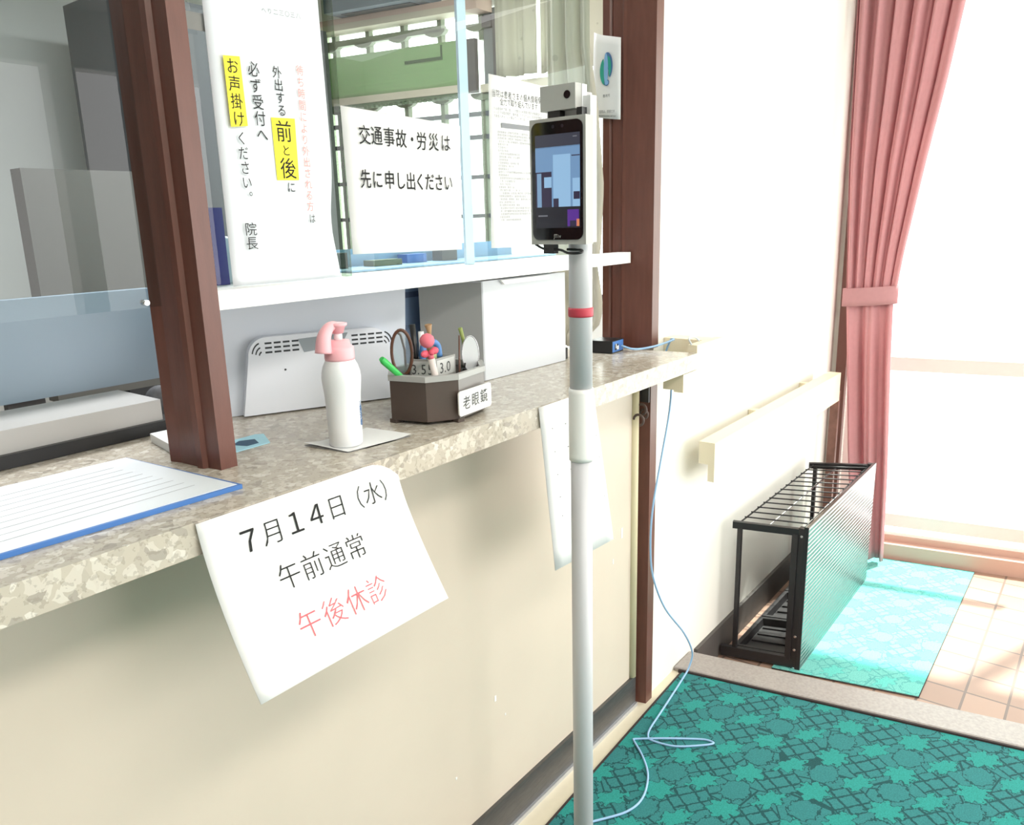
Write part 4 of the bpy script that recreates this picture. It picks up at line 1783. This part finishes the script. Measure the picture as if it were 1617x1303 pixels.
# ------------------------------------------------------------------ office end window
root = bpy.data.objects.new('window_2', None)
COL.objects.link(root)
root.location = (FX(1.95), 1.95, 1.0)
root['kind'] = 'structure'
bm = B()
endwall(bm, 1.0, 2.89, 1.0, 2.45, t=.006, d=-.10)
obj('pane', bm, M_GLASS, root)


def ebox(bm, y0, y1, z0, z1, d0, d1):
    """a box along the end wall, from d0 to d1 in front of it"""
    endwall(bm, y0, y1, z0, z1, t=d1 - d0, d=d1)


t = thing('window_lattice', 'grey-green window lattice with round capitals across the office end window', 'lattice', (FX(2.2) - .02, 2.2, 1.0))
bm = B()
for z, h in ((1.955, .022), (1.843, .022), (1.647, .02), (1.45, .02), (1.25, .02)):
    ebox(bm, 1.74, 2.88, z - h / 2, z + h / 2, -.03, .0)
ebox(bm, 1.0, 2.88, 1.0, 1.05, -.03, .02)
obj('cross_bar', bm, mat('slate frame', (98, 100, 104), rough=.5), t)
for y in (1.845, 2.08, 2.30, 2.52, 2.74):
    bm = B()
    ebox(bm, y - .012, y + .012, 1.03, 2.09, -.03, .0)
    ebox(bm, y - .012, y + .012, 2.30, 2.45, -.03, .0)
    obj('mullion', bm, M_MUNTIN, t)
    for zc, yy in ((2.052, y), (2.375, y + .02)):
        bm = B()
        pts = [(yy + .062 * math.cos(a), zc - .035 * math.sin(a)) for a in [i * math.pi / 12 for i in range(13)]]
        extrude_poly(bm, [(FX(p) - .012, p, z) for p, z in pts], (.03, 0, 0))
        obj('capital', bm, M_MUNTIN, t)
bm = B()
ebox(bm, 2.06, 2.88, 2.362, 2.392, -.03, .012)
obj('top_rail', bm, M_MUNTIN, t)
for y, w, z0, z1 in ((1.75, .034, 1.0, 2.40), (1.80, .05, 2.35, 2.40)):
    bm = B()
    ebox(bm, y - w / 2, y + w / 2, z0, z1, -.03, .02)
    obj('dark_bar', bm, M_DKGREY, t)
bm = B()
ebox(bm, 1.0, 1.835, 2.05, 2.088, -.03, .03)
obj('sill_band', bm, M_BEIGE, t)
bm = B()
ebox(bm, 1.765, 1.835, 2.09, 2.44, -.03, -.005)
obj('side_board', bm, M_MIDGREY, t)

t = thing('green_blind', 'green horizontal slat blind across the office end window', 'blind', (FX(2.38) - .04, 2.38, 2.05))
bm = B()
nsl = 11
for i in range(nsl):
    z = 2.092 + i * .0192
    hexa(bm, [(FX(1.925) - .040, 1.925, z), (FX(1.925) - .038, 1.925, z), (FX(2.87) - .038, 2.87, z), (FX(2.87) - .040, 2.87, z),
                  (FX(1.925) - .050, 1.925, z + .0180), (FX(1.925) - .048, 1.925, z + .0180), (FX(2.87) - .048, 2.87, z + .0180), (FX(2.87) - .050, 2.87, z + .0180)])
obj('slats', bm, M_GREEN, t)
bm = B()
ebox(bm, 1.92, 2.87, 2.056, 2.092, .03, .06)
br = obj('bottom_rail', bm, M_BEIGE, t)
bm = B()
ebox(bm, 1.92, 2.87, 2.044, 2.056, .035, .055)
for i in range(31):
    y = 1.935 + i * .03
    ebox(bm, y, y + .015, 2.030, 2.044, .035, .055)
obj('fringe', bm, mat('dark green fringe', (92, 110, 84), rough=.6), br)
bm = B()
ebox(bm, 2.03, 2.25, 2.222, 2.236, .052, .056)
ebox(bm, 2.028, 2.036, 2.222, 2.29, .052, .056)
obj('pull_slot', bm, mat('dark green slot', (70, 92, 66), rough=.6), t)
bm = B()
ebox(bm, 1.842, 1.918, 2.05, 2.30, .03, .055)
tag(obj('dark_board', bm, M_DKGREY), 'dark grey upright strip at the right end of the green blind', 'board')
bm = B()
ebox(bm, 1.80, 2.95, 2.42, 2.45, .0, .10)
t = tag(obj('valance_beam', bm, M_BEIGE), 'pale beam across the top of the office end window, under the air conditioner', 'beam')
bm = B()
ebox(bm, 1.84, 2.95, 2.45, 2.478, .0, .095)
obj('upper_band', bm, M_PINKBEIGE, t)
bm = B()
ebox(bm, 1.78, 1.86, 2.415, 2.47, .0, .12)
obj('end_block', bm, M_PINKBEIGE, t)
t = thing('air_conditioner', 'dark grey-blue air conditioner mounted above the office end window', 'air conditioner', (FX(2.33) - .12, 2.33, 2.48))
bm = B()
ebox(bm, 2.06, 2.60, 2.482, 2.66, .0, .20)
bev(bm, .02, 3)
ac = obj('body', bm, mat('grey blue housing', (112, 124, 140), rough=.4), t)
bm = B()
ebox(bm, 2.12, 2.54, 2.4785, 2.484, .03, .15)
obj('louvre', bm, mat('dark louvre', (70, 78, 90), rough=.4), ac)

# ------------------------------------------------------------------ things on the shelf and in the office
bm = B()
prism(bm, [(.700, .285), (.722, .283), (.728, .40), (.706, .40)], 1.333, 1.452)
bev(bm, .002, 1)
tag(obj('indigo_binder', bm, M_INDIGO), 'narrow indigo binder standing on the shelf against the left brown post', 'binder')
bm = B()
lathe(bm, [(.018, 1.333), (.019, 1.336), (.019, 1.385), (.014, 1.402), (.006, 1.408)], (.745, .325), 20)
tag(obj('pale_container', bm, mat('translucent grey plastic', (190, 198, 204), rough=.4)), 'small pale rounded container on the shelf, right of the indigo binder', 'container')
t = thing('blue_tray', 'shallow blue plastic tray on the shelf behind the glass', 'tray', (1.3, .38, 1.333))
bm = B()
prism(bm, [(.99, .30), (1.66, .30), (1.64, .44), (.98, .44)], 1.3335, 1.337)
obj('bottom', bm, M_SKYBLUE, t)
bm = B()
prism(bm, [(.98, .425), (1.64, .425), (1.64, .43), (.98, .43)], 1.337, 1.372)
obj('back_wall', bm, M_SKYBLUE, t)
for i, (x, y, w, h, mm) in enumerate(((1.00, .38, .05, .03, M_DKGREY), (1.22, .385, .06, .018, M_BLUE), (1.315, .37, .05, .034, M_DKGREY), (1.10, .36, .08, .012, MATS['dark green fringe']))):
    bm = B()
    box(bm, (x, y, 1.3372), (x + w, y + .03, 1.3372 + h))
    bev(bm, .002, 1)
    tag(obj('stationery_box', bm, mm), ('dark grey stationery box at the left end of the blue tray', 'low blue stationery box near the middle of the blue tray',
                                          'taller dark grey box in the blue tray below the pale blue glass strip', 'flat green box in the blue tray below the landscape notice')[i], 'box')

t = thing('desk_machine', 'grey desk machine with a dark base on the counter, behind the left brown post', 'machine', (.52, .50, TOP))
bm = B()
box(bm, (.34, .44, TOP + .001), (.690, .60, TOP + .022))
bev(bm, .003, 1)
obj('base', bm, M_BLACK, t)
bm = B()
box(bm, (.34, .45, TOP + .022), (.668, .60, TOP + .058))
bev(bm, .01, 2)
obj('body', bm, mat('warm grey plastic', (178, 176, 174), rough=.45), t)
t = thing('desk_monitor', 'pale blue-grey monitor seen from behind, left of the near brown post', 'monitor', (.50, .66, TOP))
bm = B()
box(bm, (.34, .635, TOP + .06), (.775, .66, TOP + .235))
bev(bm, .006, 2)
mo = obj('panel', bm, mat('pale blue grey plastic', (150, 166, 182), rough=.4), t)
bm = B()
box(bm, (.50, .645, TOP + .012), (.56, .665, TOP + .07))
box(bm, (.44, .62, TOP), (.62, .72, TOP + .012))
obj('stand', bm, M_DKGREY, t)
bm = B()
q = bmesh.ops.create_icosphere(bm, subdivisions=3, radius=.032, matrix=Matrix.Translation((.712, .535, TOP + .034)) @ Matrix.Diagonal((.9, .8, 1.0, 1)))
for f in bm.faces:
    f.smooth = True
tag(obj('dark_pouch', bm, mat('mottled grey cloth', (96, 96, 100), rough=.8, noise=.5, nscale=40)), 'mottled dark grey pouch beside the desk machine behind the left post', 'pouch')
bm = B()
box(bm, (1.62, 2.25, 0), (2.62, 2.65, 2.3))  # added cabinet, makes the gap beside the tall notice dark
cbm = bm
t = thing('added_dark_cabinet', 'tall dark grey cabinet added for the dim back of the office, seen beside the tall notice', 'cabinet', (2.12, 2.45, 0))
obj('body', bm, mat('dark steel grey', (72, 72, 76), rough=.5), t)
for x0, x1 in ((1.63, 2.115), (2.125, 2.61)):
    bm = B()
    box(bm, (x0, 2.235, .08), (x1, 2.25, 2.28))
    d = obj('door', bm, mat('dark steel door', (78, 78, 82), rough=.45), t)
    bm = B()
    box(bm, (x1 - .08 if x0 < 2 else x0 + .05, 2.225, 1.1), (x1 - .05 if x0 < 2 else x0 + .08, 2.235, 1.25))
    obj('handle', bm, M_CHROME, d)
t = thing('office_chair', 'grey office chair standing behind the acrylic screen at the left', 'chair', (1.05, 1.45, 0))
bm = B()
box(bm, (.86, 1.36, .98), (1.20, 1.42, 1.58))
bev(bm, .03, 3)
obj('backrest', bm, mat('grey chair cloth', (120, 116, 112), rough=.9), t)
bm = B()
box(bm, (.82, 1.40, .46), (1.28, 1.85, .53))
bev(bm, .02, 2)
obj('seat', bm, MATS['grey chair cloth'], t)
bm = B()
tube(bm, [(1.05, 1.62, .05), (1.05, 1.62, .46)], .025, 12)
tube(bm, [(1.05, 1.40, .98), (1.05, 1.44, .52)], .02, 8)
obj('column', bm, M_BLACK, t)
for k in range(5):
    a = k * 2 * math.pi / 5
    bm = B()
    tube(bm, [(1.05, 1.62, .07), (1.05 + .28 * math.cos(a), 1.62 + .28 * math.sin(a), .03)], [.025, .03], 8)
    obj('leg', bm, M_BLACK, t)
